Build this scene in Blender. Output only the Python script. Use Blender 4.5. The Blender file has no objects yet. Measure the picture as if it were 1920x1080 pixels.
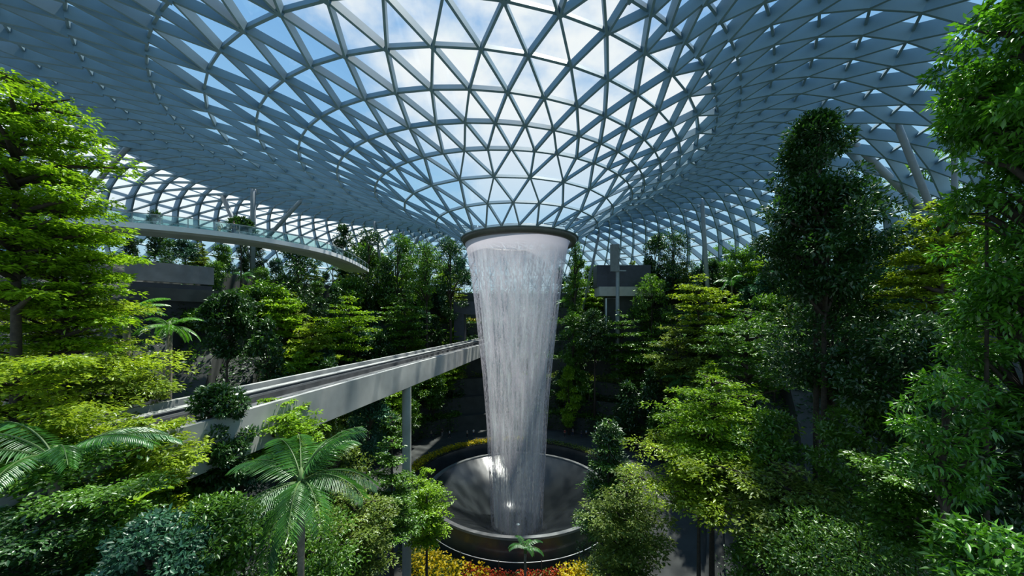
import bpy, math, random
import numpy as np
from mathutils import Vector

sc = bpy.context.scene
C = sc.collection
PI = math.pi
RNG = np.random.default_rng(7)
F, HZ, D = 680.0, 600.0, 60.0        # focal length in pixels, horizon row, distance of the waterfall
ZC = 32.0                            # camera height above the valley floor
VX, VY = 0.8, 60.0                   # waterfall axis


def at(px, py, Y):
    """world point seen at pixel (px, py) at depth Y"""
    return Vector(((px - 960) / F * Y, Y, ZC - (py - HZ) / F * Y))


# ------------------------------------------------------------------ materials
def new_mat(name):
    m = bpy.data.materials.new(name)
    m.use_nodes = True
    nt = m.node_tree
    nt.nodes.clear()
    out = nt.nodes.new('ShaderNodeOutputMaterial')
    return m, nt, out


def surface(name, col, rough=0.6, metal=0.0, var=0.15, scale=3.0, bump=0.0, spec=0.5, detail=4):
    m, nt, out = new_mat(name)
    b = nt.nodes.new('ShaderNodeBsdfPrincipled')
    b.inputs['Roughness'].default_value = rough
    b.inputs['Metallic'].default_value = metal
    b.inputs['Specular IOR Level'].default_value = spec
    tc = nt.nodes.new('ShaderNodeTexCoord')
    nz = nt.nodes.new('ShaderNodeTexNoise')
    nz.inputs['Scale'].default_value = scale
    nz.inputs['Detail'].default_value = detail
    nt.links.new(tc.outputs['Object'], nz.inputs['Vector'])
    rp = nt.nodes.new('ShaderNodeValToRGB')
    rp.color_ramp.elements[0].position = 0.3
    rp.color_ramp.elements[1].position = 0.7
    rp.color_ramp.elements[0].color = (*[c * (1 - var) for c in col], 1)
    rp.color_ramp.elements[1].color = (*[min(1, c * (1 + var)) for c in col], 1)
    nt.links.new(nz.outputs['Fac'], rp.inputs['Fac'])
    nt.links.new(rp.outputs['Color'], b.inputs['Base Color'])
    if bump:
        bp = nt.nodes.new('ShaderNodeBump')
        bp.inputs['Strength'].default_value = bump
        nt.links.new(nz.outputs['Fac'], bp.inputs['Height'])
        nt.links.new(bp.outputs['Normal'], b.inputs['Normal'])
    nt.links.new(b.outputs['BSDF'], out.inputs['Surface'])
    return m


def leaf_mat(name, dark, light, trans=0.4, gloss=0.05, tint=(1.25, 1.25, 0.55)):
    """leaf: per-leaf colour between two greens, diffuse + translucent + a little sheen"""
    m, nt, out = new_mat(name)
    N, L = nt.nodes, nt.links
    at_ = N.new('ShaderNodeAttribute')
    at_.attribute_name = 'leaf_tone'
    rp = N.new('ShaderNodeValToRGB')
    rp.color_ramp.elements[0].color = (*dark, 1)
    rp.color_ramp.elements[1].color = (*light, 1)
    L.new(at_.outputs['Fac'], rp.inputs['Fac'])
    df = N.new('ShaderNodeBsdfDiffuse')
    L.new(rp.outputs['Color'], df.inputs['Color'])
    tm = N.new('ShaderNodeMix')
    tm.data_type = 'RGBA'
    tm.blend_type = 'MULTIPLY'
    tm.inputs['Factor'].default_value = 1
    L.new(rp.outputs['Color'], tm.inputs['A'])
    tm.inputs['B'].default_value = (*tint, 1)
    tr = N.new('ShaderNodeBsdfTranslucent')
    L.new(tm.outputs['Result'], tr.inputs['Color'])
    mx = N.new('ShaderNodeMixShader')
    mx.inputs['Fac'].default_value = trans
    L.new(df.outputs['BSDF'], mx.inputs[1])
    L.new(tr.outputs['BSDF'], mx.inputs[2])
    gl = N.new('ShaderNodeBsdfGlossy')
    gl.inputs['Roughness'].default_value = 0.35
    gl.inputs['Color'].default_value = (0.9, 0.95, 0.9, 1)
    mg = N.new('ShaderNodeMixShader')
    mg.inputs['Fac'].default_value = gloss
    L.new(mx.outputs['Shader'], mg.inputs[1])
    L.new(gl.outputs['BSDF'], mg.inputs[2])
    L.new(mg.outputs['Shader'], out.inputs['Surface'])
    return m


M = {}
M['lime'] = leaf_mat('lime_leaves', (0.093, 0.216, 0.014), (0.340, 0.554, 0.029), 0.45, 0.03)
M['yellow'] = leaf_mat('yellow_green_leaves', (0.116, 0.217, 0.016), (0.404, 0.528, 0.039), 0.45, 0.03)
M['green'] = leaf_mat('green_leaves', (0.035, 0.115, 0.013), (0.137, 0.297, 0.026), 0.38, 0.05)
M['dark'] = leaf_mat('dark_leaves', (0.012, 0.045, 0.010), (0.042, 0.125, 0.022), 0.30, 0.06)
M['blue'] = leaf_mat('blue_green_leaves', (0.016, 0.068, 0.034), (0.061, 0.176, 0.095), 0.28, 0.05, (1.1, 1.2, 0.8))
M['glossy'] = leaf_mat('glossy_leaves', (0.034, 0.129, 0.010), (0.127, 0.363, 0.024), 0.35, 0.06)
M['olive'] = leaf_mat('olive_leaves', (0.076, 0.144, 0.024), (0.254, 0.338, 0.059), 0.4, 0.03)
M['palm'] = leaf_mat('palm_leaflets', (0.037, 0.132, 0.027), (0.091, 0.287, 0.065), 0.40, 0.06, (1.2, 1.2, 0.6))
M['flower_yellow'] = leaf_mat('yellow_petals', (0.45, 0.34, 0.01), (0.75, 0.62, 0.02), 0.3, 0.02, (1.1, 1.0, 0.5))
M['flower_red'] = leaf_mat('red_petals', (0.30, 0.02, 0.01), (0.50, 0.09, 0.03), 0.3, 0.02, (1.1, 0.8, 0.6))
M['bark'] = surface('bark', (0.05, 0.038, 0.028), 0.9, var=0.35, scale=6, bump=0.3)
M['palebark'] = surface('pale_bark', (0.20, 0.17, 0.13), 0.85, var=0.3, scale=6, bump=0.3)
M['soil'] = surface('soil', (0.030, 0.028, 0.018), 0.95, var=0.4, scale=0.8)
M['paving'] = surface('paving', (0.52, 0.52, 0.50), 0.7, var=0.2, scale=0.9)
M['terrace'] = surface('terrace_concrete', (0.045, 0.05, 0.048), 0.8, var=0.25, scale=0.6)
M['concrete'] = surface('concrete', (0.36, 0.37, 0.36), 0.75, var=0.14, scale=0.7)
M['shadeconcrete'] = surface('shade_concrete', (0.17, 0.175, 0.18), 0.8, var=0.2, scale=0.8)  # darker concrete: shade on the terrace block is put into the colour
M['track'] = surface('track_concrete', (0.10, 0.105, 0.11), 0.75, var=0.25, scale=1.2)
M['rail'] = surface('rail_steel', (0.42, 0.43, 0.44), 0.35, 0.8, var=0.1, scale=8)
M['beam'] = surface('painted_steel', (0.19, 0.285, 0.345), 0.5, 0.0, var=0.05, scale=1.0)
M['column'] = surface('column_paint', (0.27, 0.30, 0.33), 0.45, 0.0, var=0.06, scale=2.0)
M['bronze'] = surface('ring_metal', (0.12, 0.115, 0.105), 0.45, 0.3, var=0.12, scale=2.0)
M['basin'] = surface('wet_basin', (0.026, 0.031, 0.034), 0.2, 0.0, var=0.12, scale=0.3, spec=0.5)
M['basinwall'] = surface('basin_wall', (0.040, 0.050, 0.058), 0.25, 0.0, var=0.2, scale=0.5, spec=0.6)
M['rim'] = surface('rim_stone', (0.18, 0.19, 0.19), 0.45, 0.0, var=0.15, scale=1.5)
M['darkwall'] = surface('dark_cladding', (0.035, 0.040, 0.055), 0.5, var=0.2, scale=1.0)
M['cream'] = surface('cream_render', (0.42, 0.40, 0.36), 0.7, var=0.1, scale=1.0)
M['white'] = surface('white_paint', (0.72, 0.73, 0.74), 0.5, var=0.05, scale=2.0)
M['greymetal'] = surface('grey_metal', (0.30, 0.33, 0.35), 0.5, 0.2, var=0.1, scale=2.0)
M['skin'] = surface('skin', (0.45, 0.28, 0.19), 0.6, var=0.05)
M['hair'] = surface('dark_hair', (0.02, 0.015, 0.012), 0.6, var=0.1)


def cloth(name, col):
    return surface(name, col, 0.85, var=0.12, scale=20)


# glass of the roof: mostly clear
m, nt, out = new_mat('roof_glass')
tb = nt.nodes.new('ShaderNodeBsdfTransparent')
tb.inputs['Color'].default_value = (0.90, 0.955, 0.965, 1)
gb = nt.nodes.new('ShaderNodeBsdfGlossy')
gb.inputs['Roughness'].default_value = 0.03
gb.inputs['Color'].default_value = (0.9, 0.95, 1, 1)
mx = nt.nodes.new('ShaderNodeMixShader')
mx.inputs['Fac'].default_value = 0.05
nt.links.new(tb.outputs['BSDF'], mx.inputs[1])
nt.links.new(gb.outputs['BSDF'], mx.inputs[2])
nt.links.new(mx.outputs['Shader'], out.inputs['Surface'])
M['glass'] = m
m, nt, out = new_mat('balustrade_glass')
tb = nt.nodes.new('ShaderNodeBsdfTransparent')
tb.inputs['Color'].default_value = (0.70, 0.86, 0.85, 1)
gb = nt.nodes.new('ShaderNodeBsdfGlossy')
gb.inputs['Roughness'].default_value = 0.05
mx = nt.nodes.new('ShaderNodeMixShader')
mx.inputs['Fac'].default_value = 0.14
nt.links.new(tb.outputs['BSDF'], mx.inputs[1])
nt.links.new(gb.outputs['BSDF'], mx.inputs[2])
nt.links.new(mx.outputs['Shader'], out.inputs['Surface'])
M['railglass'] = m
# white sun blinds under the outer roof
m, nt, out = new_mat('blind_fabric')
df = nt.nodes.new('ShaderNodeBsdfDiffuse')
df.inputs['Color'].default_value = (0.8, 0.82, 0.84, 1)
tr = nt.nodes.new('ShaderNodeBsdfTranslucent')
tr.inputs['Color'].default_value = (0.80, 0.84, 0.88, 1)
mx = nt.nodes.new('ShaderNodeMixShader')
mx.inputs['Fac'].default_value = 0.42
nt.links.new(df.outputs['BSDF'], mx.inputs[1])
nt.links.new(tr.outputs['BSDF'], mx.inputs[2])
nt.links.new(mx.outputs['Shader'], out.inputs['Surface'])
M['blind'] = m


def water_mat(name, streak_u, streak_v, lo, hi, amin, amax, col, topfull=True):
    """falling water: white droplets, clear gaps between the streaks"""
    m, nt, out = new_mat(name)
    N, L = nt.nodes, nt.links
    uv = N.new('ShaderNodeUVMap')
    mp = N.new('ShaderNodeMapping')
    mp.inputs['Scale'].default_value = (streak_u, streak_v, 1)
    L.new(uv.outputs['UV'], mp.inputs['Vector'])
    n1 = N.new('ShaderNodeTexNoise')
    n1.inputs['Scale'].default_value = 1
    n1.inputs['Detail'].default_value = 3
    n1.inputs['Roughness'].default_value = 0.65
    L.new(mp.outputs['Vector'], n1.inputs['Vector'])
    mp2 = N.new('ShaderNodeMapping')
    mp2.inputs['Scale'].default_value = (streak_u * 0.34, streak_v * 0.09, 1)
    L.new(uv.outputs['UV'], mp2.inputs['Vector'])
    n2 = N.new('ShaderNodeTexNoise')
    n2.inputs['Scale'].default_value = 1
    n2.inputs['Detail'].default_value = 2
    L.new(mp2.outputs['Vector'], n2.inputs['Vector'])
    av = N.new('ShaderNodeMix')
    av.data_type = 'FLOAT'
    av.inputs['Factor'].default_value = 0.45
    L.new(n1.outputs['Fac'], av.inputs['A'])
    L.new(n2.outputs['Fac'], av.inputs['B'])
    rp = N.new('ShaderNodeMapRange')
    rp.inputs['From Min'].default_value = lo
    rp.inputs['From Max'].default_value = hi
    rp.inputs['To Min'].default_value = amin
    rp.inputs['To Max'].default_value = amax
    L.new(av.outputs['Result'], rp.inputs['Value'])
    fac = rp.outputs['Result']
    if topfull:                       # unbroken sheet where the water leaves the ring
        sx = N.new('ShaderNodeSeparateXYZ')
        L.new(uv.outputs['UV'], sx.inputs['Vector'])
        mr = N.new('ShaderNodeMapRange')
        mr.inputs['From Min'].default_value = 0.895
        mr.inputs['From Max'].default_value = 0.975
        L.new(sx.outputs['Y'], mr.inputs['Value'])
        mxm = N.new('ShaderNodeMath')
        mxm.operation = 'MAXIMUM'
        L.new(fac, mxm.inputs[0])
        L.new(mr.outputs['Result'], mxm.inputs[1])
        fac = mxm.outputs['Value']
    df = N.new('ShaderNodeBsdfDiffuse')
    df.inputs['Color'].default_value = (*col, 1)
    tr = N.new('ShaderNodeBsdfTranslucent')
    tr.inputs['Color'].default_value = (*col, 1)
    m1 = N.new('ShaderNodeMixShader')
    m1.inputs['Fac'].default_value = 0.5
    L.new(df.outputs['BSDF'], m1.inputs[1])
    L.new(tr.outputs['BSDF'], m1.inputs[2])
    tp = N.new('ShaderNodeBsdfTransparent')
    m2 = N.new('ShaderNodeMixShader')
    L.new(fac, m2.inputs['Fac'])
    L.new(tp.outputs['BSDF'], m2.inputs[1])
    L.new(m1.outputs['Shader'], m2.inputs[2])
    L.new(m2.outputs['Shader'], out.inputs['Surface'])
    return m


M['water'] = water_mat('falling_water', 260, 75, 0.455, 0.56, 0.08, 0.93, (0.50, 0.49, 0.54))
M['water_in'] = water_mat('inner_spray', 60, 10, 0.35, 0.65, 0.05, 0.75, (0.70, 0.78, 0.82), False)


# ------------------------------------------------------------------ mesh helpers
def link(o, parent=None):
    C.objects.link(o)
    if parent is not None:
        o.parent = parent
    return o


def tag(o, label=None, cat=None, group=None, kind=None):
    if label:
        o['label'] = label
    if cat:
        o['category'] = cat
    if group:
        o['group'] = group
    if kind:
        o['kind'] = kind
    return o


def empty(name, loc, rz=0.0):
    o = bpy.data.objects.new(name, None)
    o.empty_display_size = 0.3
    o.location = loc
    o.rotation_euler = (0, 0, rz)
    return link(o)


class MB:
    """collects vertices and faces of ONE object"""

    def __init__(s):
        s.v, s.f = [], []

    def add(s, vs, fs):
        b = len(s.v)
        s.v.extend([tuple(v) for v in vs])
        s.f.extend([tuple(b + i for i in f) for f in fs])

    def box(s, c, size, ax=None):
        c = Vector(c)
        X, Y, Z = ax if ax else (Vector((1, 0, 0)), Vector((0, 1, 0)), Vector((0, 0, 1)))
        h = [x / 2 for x in size]
        vs = [c + X * (sx * h[0]) + Y * (sy * h[1]) + Z * (sz * h[2])
              for sx in (-1, 1) for sy in (-1, 1) for sz in (-1, 1)]
        s.add(vs, [(0, 1, 3, 2), (4, 6, 7, 5), (0, 4, 5, 1), (2, 3, 7, 6), (0, 2, 6, 4), (1, 5, 7, 3)])

    def tube(s, pts, rad, n=8, cap=True):
        """pts: polyline; rad: radius or list of radii"""
        pts = [Vector(p) for p in pts]
        if not isinstance(rad, (list, tuple)):
            rad = [rad] * len(pts)
        rings = []
        ref = None
        for i, p in enumerate(pts):
            d = (pts[min(i + 1, len(pts) - 1)] - pts[max(i - 1, 0)]).normalized()
            if ref is None:
                ref = Vector((1, 0, 0)) if abs(d.x) < 0.8 else Vector((0, 1, 0))
            u = (ref - d * ref.dot(d)).normalized()
            ref = u
            w = d.cross(u)
            rings.append([p + (u * math.cos(2 * PI * k / n) + w * math.sin(2 * PI * k / n)) * rad[i] for k in range(n)])
        vs = [q for r in rings for q in r]
        fs = []
        for i in range(len(pts) - 1):
            for k in range(n):
                k2 = (k + 1) % n
                fs.append((i * n + k, i * n + k2, (i + 1) * n + k2, (i + 1) * n + k))
        if cap:
            fs.append(tuple(range(n - 1, -1, -1)))
            fs.append(tuple((len(pts) - 1) * n + k for k in range(n)))
        s.add(vs, fs)

    def lathe(s, prof, n=64, c=(0, 0), a0=0.0, a1=2 * PI, close=False):
        """prof: (r, z) pairs revolved about the vertical through c"""
        full = abs(a1 - a0 - 2 * PI) < 1e-6
        na = n if full else n + 1
        vs = []
        for i in range(na):
            a = a0 + (a1 - a0) * i / n
            for r, z in prof:
                vs.append((c[0] + r * math.cos(a), c[1] + r * math.sin(a), z))
        m = len(prof)
        fs = []
        for i in range(n):
            j = (i + 1) % na
            for k in range(m - 1 if not close else m):
                k2 = (k + 1) % m
                fs.append((i * m + k, j * m + k, j * m + k2, i * m + k2))
        s.add(vs, fs)

    def sweep(s, path, sect, closed_sect=True):
        """sweep a section of (side, up) pairs along a path in plan"""
        path = [Vector(p) for p in path]
        vs = []
        for i, p in enumerate(path):
            d = path[min(i + 1, len(path) - 1)] - path[max(i - 1, 0)]
            d.z = 0
            d.normalize()
            sd = Vector((d.y, -d.x, 0))
            for a, b in sect:
                vs.append(p + sd * a + Vector((0, 0, b)))
        m = len(sect)
        fs = []
        for i in range(len(path) - 1):
            for k in range(m if closed_sect else m - 1):
                k2 = (k + 1) % m
                fs.append((i * m + k, i * m + k2, (i + 1) * m + k2, (i + 1) * m + k))
        if closed_sect:
            fs.append(tuple(range(m - 1, -1, -1)))
            fs.append(tuple((len(path) - 1) * m + k for k in range(m)))
        s.add(vs, fs)

    def build(s, name, mat, parent=None, smooth=False, loc=None):
        me = bpy.data.meshes.new(name)
        me.from_pydata(s.v, [], s.f)
        if smooth:
            me.polygons.foreach_set('use_smooth', [True] * len(me.polygons))
        me.materials.append(mat)
        o = bpy.data.objects.new(name, me)
        if loc is not None:
            o.location = loc
        return link(o, parent)


def unit(a):
    return a / np.maximum(np.linalg.norm(a, axis=1, keepdims=True), 1e-9)


def leaves_mesh(name, P, Dv, Nv, Ln, Wd, mat, tone=None):
    """mesh of folded leaves: two triangles each"""
    n = len(P)
    Dv = unit(Dv)
    S = unit(np.cross(Dv, Nv))
    Nn = np.cross(S, Dv)
    Ln = np.broadcast_to(Ln, (n,))[:, None]
    Wd = np.broadcast_to(Wd, (n,))[:, None]
    mid = P + Dv * Ln * 0.45
    fold = Nn * Wd * 0.16
    V = np.empty((n, 4, 3), np.float32)
    V[:, 0] = P
    V[:, 1] = mid + S * Wd * 0.5 + fold
    V[:, 2] = P + Dv * Ln - Nn * Ln * 0.10
    V[:, 3] = mid - S * Wd * 0.5 + fold
    base = np.arange(n, dtype=np.int32)[:, None] * 4
    T = (base + np.array([[0, 1, 2, 0, 2, 3]], np.int32)).ravel()
    me = bpy.data.meshes.new(name)
    me.vertices.add(n * 4)
    me.vertices.foreach_set('co', V.ravel())
    me.loops.add(n * 6)
    me.loops.foreach_set('vertex_index', T)
    me.polygons.add(n * 2)
    me.polygons.foreach_set('loop_start', np.arange(n * 2, dtype=np.int32) * 3)
    me.update(calc_edges=True)
    at_ = me.attributes.new('leaf_tone', 'FLOAT', 'POINT')
    if tone is None:
        tone = RNG.random(n)
    at_.data.foreach_set('value', np.repeat(tone.astype(np.float32), 4))
    me.materials.append(mat)
    return me


# ------------------------------------------------------------------ ground
GX, GY = 1.0, 60.0
STEPS = [(27.5, 29.5, 9.5), (29.5, 31.5, 13.5), (31.5, 34.5, 17.5), (34.5, 38, 22.0), (38, 42, 26.5), (42, 46, 31.0), (46, 50, 35.5)]
TOPZ = 40.0


def sstep(a, b, x):
    t = min(1, max(0, (x - a) / (b - a)))
    return t * t * (3 - 2 * t)


def back_profile(r):
    if r < 19.5:
        return 0.0
    if r < 27.5:
        return 6.0
    for a, b, z in STEPS:
        if r < b:
            return z
    return TOPZ


def front_profile(r):
    return 11 * min(1, max(0, (r - 38) / 18))


def ground_z(x, y):
    dx, dy = x - GX, y - GY
    r = math.hypot(dx, dy)
    th = abs(math.degrees(math.atan2(dx, -dy)))      # 0 = towards the camera
    w = sstep(48, 80, th)
    z = back_profile(r) * w + front_profile(r) * (1 - w)
    q = abs(x) / max(y, 4)
    z2 = 17 * sstep(0.8, 1.15, q) * (1 - sstep(28, 45, y)) * sstep(18, 30, r)
    return max(z, z2)


mb = MB()
NA = 144
rs = [14.6, 17, 19.49, 19.51, 22, 27.49, 27.51]
for a, b, z in STEPS:
    rs += [(a + b) / 2, b - 0.01, b + 0.01]
rs += [53, 56, 60, 64, 68, 72, 76, 82]
vs, fs = [], []
for i in range(NA):
    a = 2 * PI * i / NA
    for r in rs:
        x, y = GX + r * math.sin(a), GY - r * math.cos(a)
        vs.append((x, y, ground_z(x, y)))
m_ = len(rs)
for i in range(NA):
    j = (i + 1) % NA
    for k in range(m_ - 1):
        fs.append((i * m_ + k, j * m_ + k, j * m_ + k + 1, i * m_ + k + 1))
mb.add(vs, fs)
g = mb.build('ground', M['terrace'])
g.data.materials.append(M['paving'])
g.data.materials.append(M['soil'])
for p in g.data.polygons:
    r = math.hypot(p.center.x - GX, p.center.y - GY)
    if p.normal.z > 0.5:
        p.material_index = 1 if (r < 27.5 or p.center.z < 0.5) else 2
tag(g, 'planted terraces and paved valley floor', None, None, 'structure')

# ------------------------------------------------------------------ roof gridshell
RINGS = []   # (r, z, cx, cy, ax, ay, t0, step, offset) ; angles in units of 1/48 turn
RINGS.append((9.45, 13.46, 0.30, 0.0, 0.0, 0.0, -0.28, 2.0, 0.0))
RINGS.append((12.95, 15.5, -0.21, 0.0, -0.010, 0.0, -0.17, 2.0, 1.0))
RINGS.append((16.54, 17.4, -1.44, 0.0, -0.012, 0.0, -0.097, 2.0, 0.0))
RINGS.append((19.89, 19.2, -2.20, 0.0, -0.010, 0.0, -0.069, 1.0, 0.0))
RINGS.append((23.26, 20.37, -3.93, 0.0, -0.019, 0.0, -0.007, 1.0, 0.5))
RINGS.append((26.65, 21.59, -5.21, 0.0, -0.026, 0.0, 0.016, 1.0, 0.0))
RINGS.append((30.03, 22.93, -6.38, 0.0, -0.026, 0.0, 0.032, 1.0, 0.5))
RINGS.append((33.45, 24.32, -7.86, 0.0, -0.014, 0.0, 0.059, 1.0, 0.0))
RINGS.append((36.67, 25.04, -9.25, 0.0, -0.010, 0.0, 0.090, 0.5, 0.0))
RINGS.append((40.33, 25.60, -10.81, 0.0, -0.008, 0.0, 0.098, 0.5, 0.25))
outer = [(43.8, 25.9), (47.2, 26.0), (50.6, 25.6), (54.0, 24.7), (57.3, 23.2), (60.5, 21.2), (63.5, 18.6), (66.2, 15.5), (68.4, 11.9), (70.0, 8.0)]
for i, (r, z) in enumerate(outer):
    RINGS.append((r, z, -11.6 - 0.25 * min(i, 4), 0.0, -0.004, 0.0, 0.10, 0.5, 0.25 * (i % 2)))


def node(ring, u):
    r, z, cx, cy, ax, ay, t0, st, off = ring
    a = t0 + u * 2 * PI / 48
    x = r * math.sin(a)
    y = -r * math.cos(a)
    return Vector((0.9 + cx + x, D + cy + y, ZC + z + ax * x + ay * y))


def units(ring):
    st, off = ring[7], ring[8]
    return [off + st * k for k in range(int(round(48 / st)))]


def normal_at(ri, u):
    a = node(RINGS[max(ri - 1, 0)], u)
    b = node(RINGS[min(ri + 1, len(RINGS) - 1)], u)
    c = node(RINGS[ri], u - 0.3)
    d = node(RINGS[ri], u + 0.3)
    n = (b - a).cross(d - c).normalized()
    return n if n.z < 0 else -n      # into the hall


def beam(mb, p, q, n1, n2, w, dp):
    d = (q - p).normalized()
    n = ((n1 + n2) / 2)
    n = (n - d * n.dot(d)).normalized()
    s = d.cross(n)
    vs = []
    for e, nn in ((p, n), (q, n)):
        vs += [e + s * (w / 2), e - s * (w / 2), e - s * (w / 2) + nn * dp, e + s * (w / 2) + nn * dp]
    mb.add(vs, [(0, 3, 2, 1), (4, 5, 6, 7), (0, 1, 5, 4), (1, 2, 6, 5), (2, 3, 7, 6), (3, 0, 4, 7)])


roof = empty('ceiling', (0, 0, 0))
tag(roof, 'glazed steel gridshell roof dipping to a central ring', None, None, 'structure')
glz_v, glz_f = [], []
idx = {}
for ri, R_ in enumerate(RINGS):
    for u in units(R_):
        idx[(ri, round(u * 4) % 192)] = len(glz_v)
        glz_v.append(node(R_, u))


def K(ri, u):
    return (ri, round(u * 4) % 192)


def bsize(ri):
    if ri < 3:
        return 0.20, 0.42
    return 0.21, (0.56, 0.66, 0.76, 0.82, 0.92, 1.15, 1.35)[min(ri - 3, 6)]


for ri, R_ in enumerate(RINGS):
    w, dp = bsize(ri)
    mb = MB()
    st = R_[7]
    for u in units(R_):
        beam(mb, node(R_, u), node(R_, u + st), normal_at(ri, u), normal_at(ri, u + st), w, min(dp, 0.55) if ri < 8 else 0.62)
    mb.build('ring_beam', M['beam'], roof)
    if ri + 1 < len(RINGS):
        R2 = RINGS[ri + 1]
        fwd, bwd = MB(), MB()
        for u in units(R_):
            if R2[7] == st:
                tg = [(u - st / 2, bwd), (u + st / 2, fwd)]
                glz_f.append((idx[K(ri, u)], idx[K(ri + 1, u - st / 2)], idx[K(ri + 1, u + st / 2)]))
                glz_f.append((idx[K(ri, u)], idx[K(ri + 1, u + st / 2)], idx[K(ri, u + st)]))
            else:
                h = R2[7]
                tg = [(u - h, bwd), (u, fwd), (u + h, fwd)]
                glz_f.append((idx[K(ri, u)], idx[K(ri + 1, u - h)], idx[K(ri + 1, u)]))
                glz_f.append((idx[K(ri, u)], idx[K(ri + 1, u)], idx[K(ri + 1, u + h)]))
                glz_f.append((idx[K(ri, u)], idx[K(ri + 1, u + h)], idx[K(ri, u + st)]))
            for t, B in tg:
                beam(B, node(R_, u), node(R2, t), normal_at(ri, u), normal_at(ri + 1, t), w, dp)
        fwd.build('diagonal_beam', M['beam'], roof)
        bwd.build('diagonal_beam', M['beam'], roof)
mb = MB()
mb.add(glz_v, glz_f)
mb.build('glazing', M['glass'], roof)
# white sun blinds hung under the outer left part of the roof
mb = MB()
bl0, bl1 = 11, 16
ua, ub = -21.0, -7.0
cols = []
us = [ua + 0.5 * k for k in range(int((ub - ua) / 0.5) + 1)]
for u in us:
    cols.append([node(RINGS[ri], u) + normal_at(ri, u) * 1.05 for ri in range(bl0, bl1 + 1)])
vs = [p for c in cols for p in c]
m_ = bl1 - bl0 + 1
fs = [(i * m_ + k, (i + 1) * m_ + k, (i + 1) * m_ + k + 1, i * m_ + k + 1) for i in range(len(us) - 1) for k in range(m_ - 1)]
mb.add(vs, fs)
mb.build('sun_blind', M['blind'], roof)


# ------------------------------------------------------------------ oculus ring + waterfall + basin
OX = 1.2
oc = empty('oculus_ring', (OX, VY, ZC + 12.3))
tag(oc, 'dark bronze circular ring that the waterfall drops from, at the tip of the roof funnel', 'ring')
mb = MB()
mb.lathe([(8.75, 0.0), (9.15, 0.05), (9.45, 0.75), (9.35, 0.95), (8.9, 1.0), (8.4, 0.9), (8.35, 0.2), (8.6, 0.0)], 96, close=True)
mb.build('ring_body', M['bronze'], oc, True)
mb = MB()
mb.lathe([(9.3, 0.95), (9.5, 0.95), (9.5, 1.18), (9.3, 1.18)], 96, close=True)
tag(mb.build('upper_flange', M['rim'], oc, True), 'pale metal flange along the top')

PROF = [(12.62, 8.55), (12.3, 8.5), (11.4, 8.27), (10.6, 8.1), (7.0, 7.55), (3.5, 7.1), (0, 6.7), (-3.5, 6.3), (-8.8, 5.7), (-12.4, 5.38),
        (-17.6, 5.0), (-22.0, 4.8), (-28.2, 4.45), (-33.4, 4.25)]


def shell(name, mat, parent, k=1.0, n=128, z0=None, jitter=0.0):
    prof = []
    for i in range(len(PROF) - 1):
        (za, ra), (zb, rb) = PROF[i], PROF[i + 1]
        ns = max(1, int(abs(za - zb) / 1.2))
        for j in range(ns):
            t = j / ns
            prof.append((za + (zb - za) * t, ra + (rb - ra) * t))
    prof.append(PROF[-1])
    v, f, uvs = [], [], []
    m_ = len(prof)
    ztop, zbot = prof[0][0], prof[-1][0]
    for i in range(n + 1):
        a = 2 * PI * i / n
        for z, r in prof:
            rr = r * k * (1 + jitter * math.sin(a * 9 + 1.7 * math.sin(a * 4)) * (ztop - z) / 46)
            v.append((rr * math.cos(a), rr * math.sin(a), z - PROF[0][0]))
            uvs.append((i / n, (z - zbot) / (ztop - zbot)))
    for i in range(n):
        for q in range(m_ - 1):
            f.append((i * m_ + q, (i + 1) * m_ + q, (i + 1) * m_ + q + 1, i * m_ + q + 1))
    me = bpy.data.meshes.new(name)
    me.from_pydata(v, [], f)
    uvl = me.uv_layers.new(name='UVMap')
    for p in me.polygons:
        for li in p.loop_indices:
            uvl.data[li].uv = uvs[me.loops[li].vertex_index]
    me.polygons.foreach_set('use_smooth', [True] * len(me.polygons))
    me.materials.append(mat)
    o = bpy.data.objects.new(name, me)
    return link(o, parent)


wf = empty('waterfall', (VX, VY, ZC + PROF[0][0]))
tag(wf, 'tall white column of falling water dropping from the roof ring into the round basin', 'waterfall')
shell('water_curtain', M['water'], wf, 1.0, 160, jitter=0.02)
shell('inner_spray', M['water_in'], wf, 0.86, 96, jitter=0.03)

PR = 14.6
bs = empty('fountain_basin', (VX + 0.2, VY, 0))
tag(bs, 'large round dark basin with a pale rim catching the waterfall', 'basin')
zr = ZC - 27.2
mb = MB()
mb.lathe([(PR - 0.35, zr - 0.25), (13.2, zr - 0.9), (11.0, zr - 2.0), (8.5, zr - 3.4), (6.0, zr - 5.1), (4.0, zr - 6.4), (0.3, zr - 6.6)], 128)
mb.build('bowl', M['basin'], bs, True)
mb = MB()
mb.lathe([(PR - 0.4, zr - 0.3), (PR - 0.35, zr), (PR + 0.25, zr), (PR + 0.25, zr - 0.3)], 128, close=True)
mb.build('rim', M['rim'], bs)
mb = MB()
mb.lathe([(PR + 0.15, zr - 0.28), (PR + 0.15, -0.2)], 128)
mb.build('outer_wall', M['basinwall'], bs, True)

# planter ring behind the basin (far side) with yellow flowers
pl = empty('curved_planter', (VX + 0.2, VY, 0))
tag(pl, 'curved dark planter wall wrapping the far side of the basin', 'planter')
mb = MB()
mb.lathe([(16.9, 0.0), (16.9, ZC - 25.9), (18.9, ZC - 25.9), (18.9, 0.0)], 72, a0=math.radians(-12), a1=math.radians(200))
mb.build('planter_wall', M['basinwall'], pl)
mb = MB()
mb.lathe([(17.0, ZC - 25.85), (17.0, ZC - 25.75), (18.8, ZC - 25.75), (18.8, ZC - 25.85)], 72, a0=math.radians(-12), a1=math.radians(200))
mb.build('planter_soil', M['soil'], pl)


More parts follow.
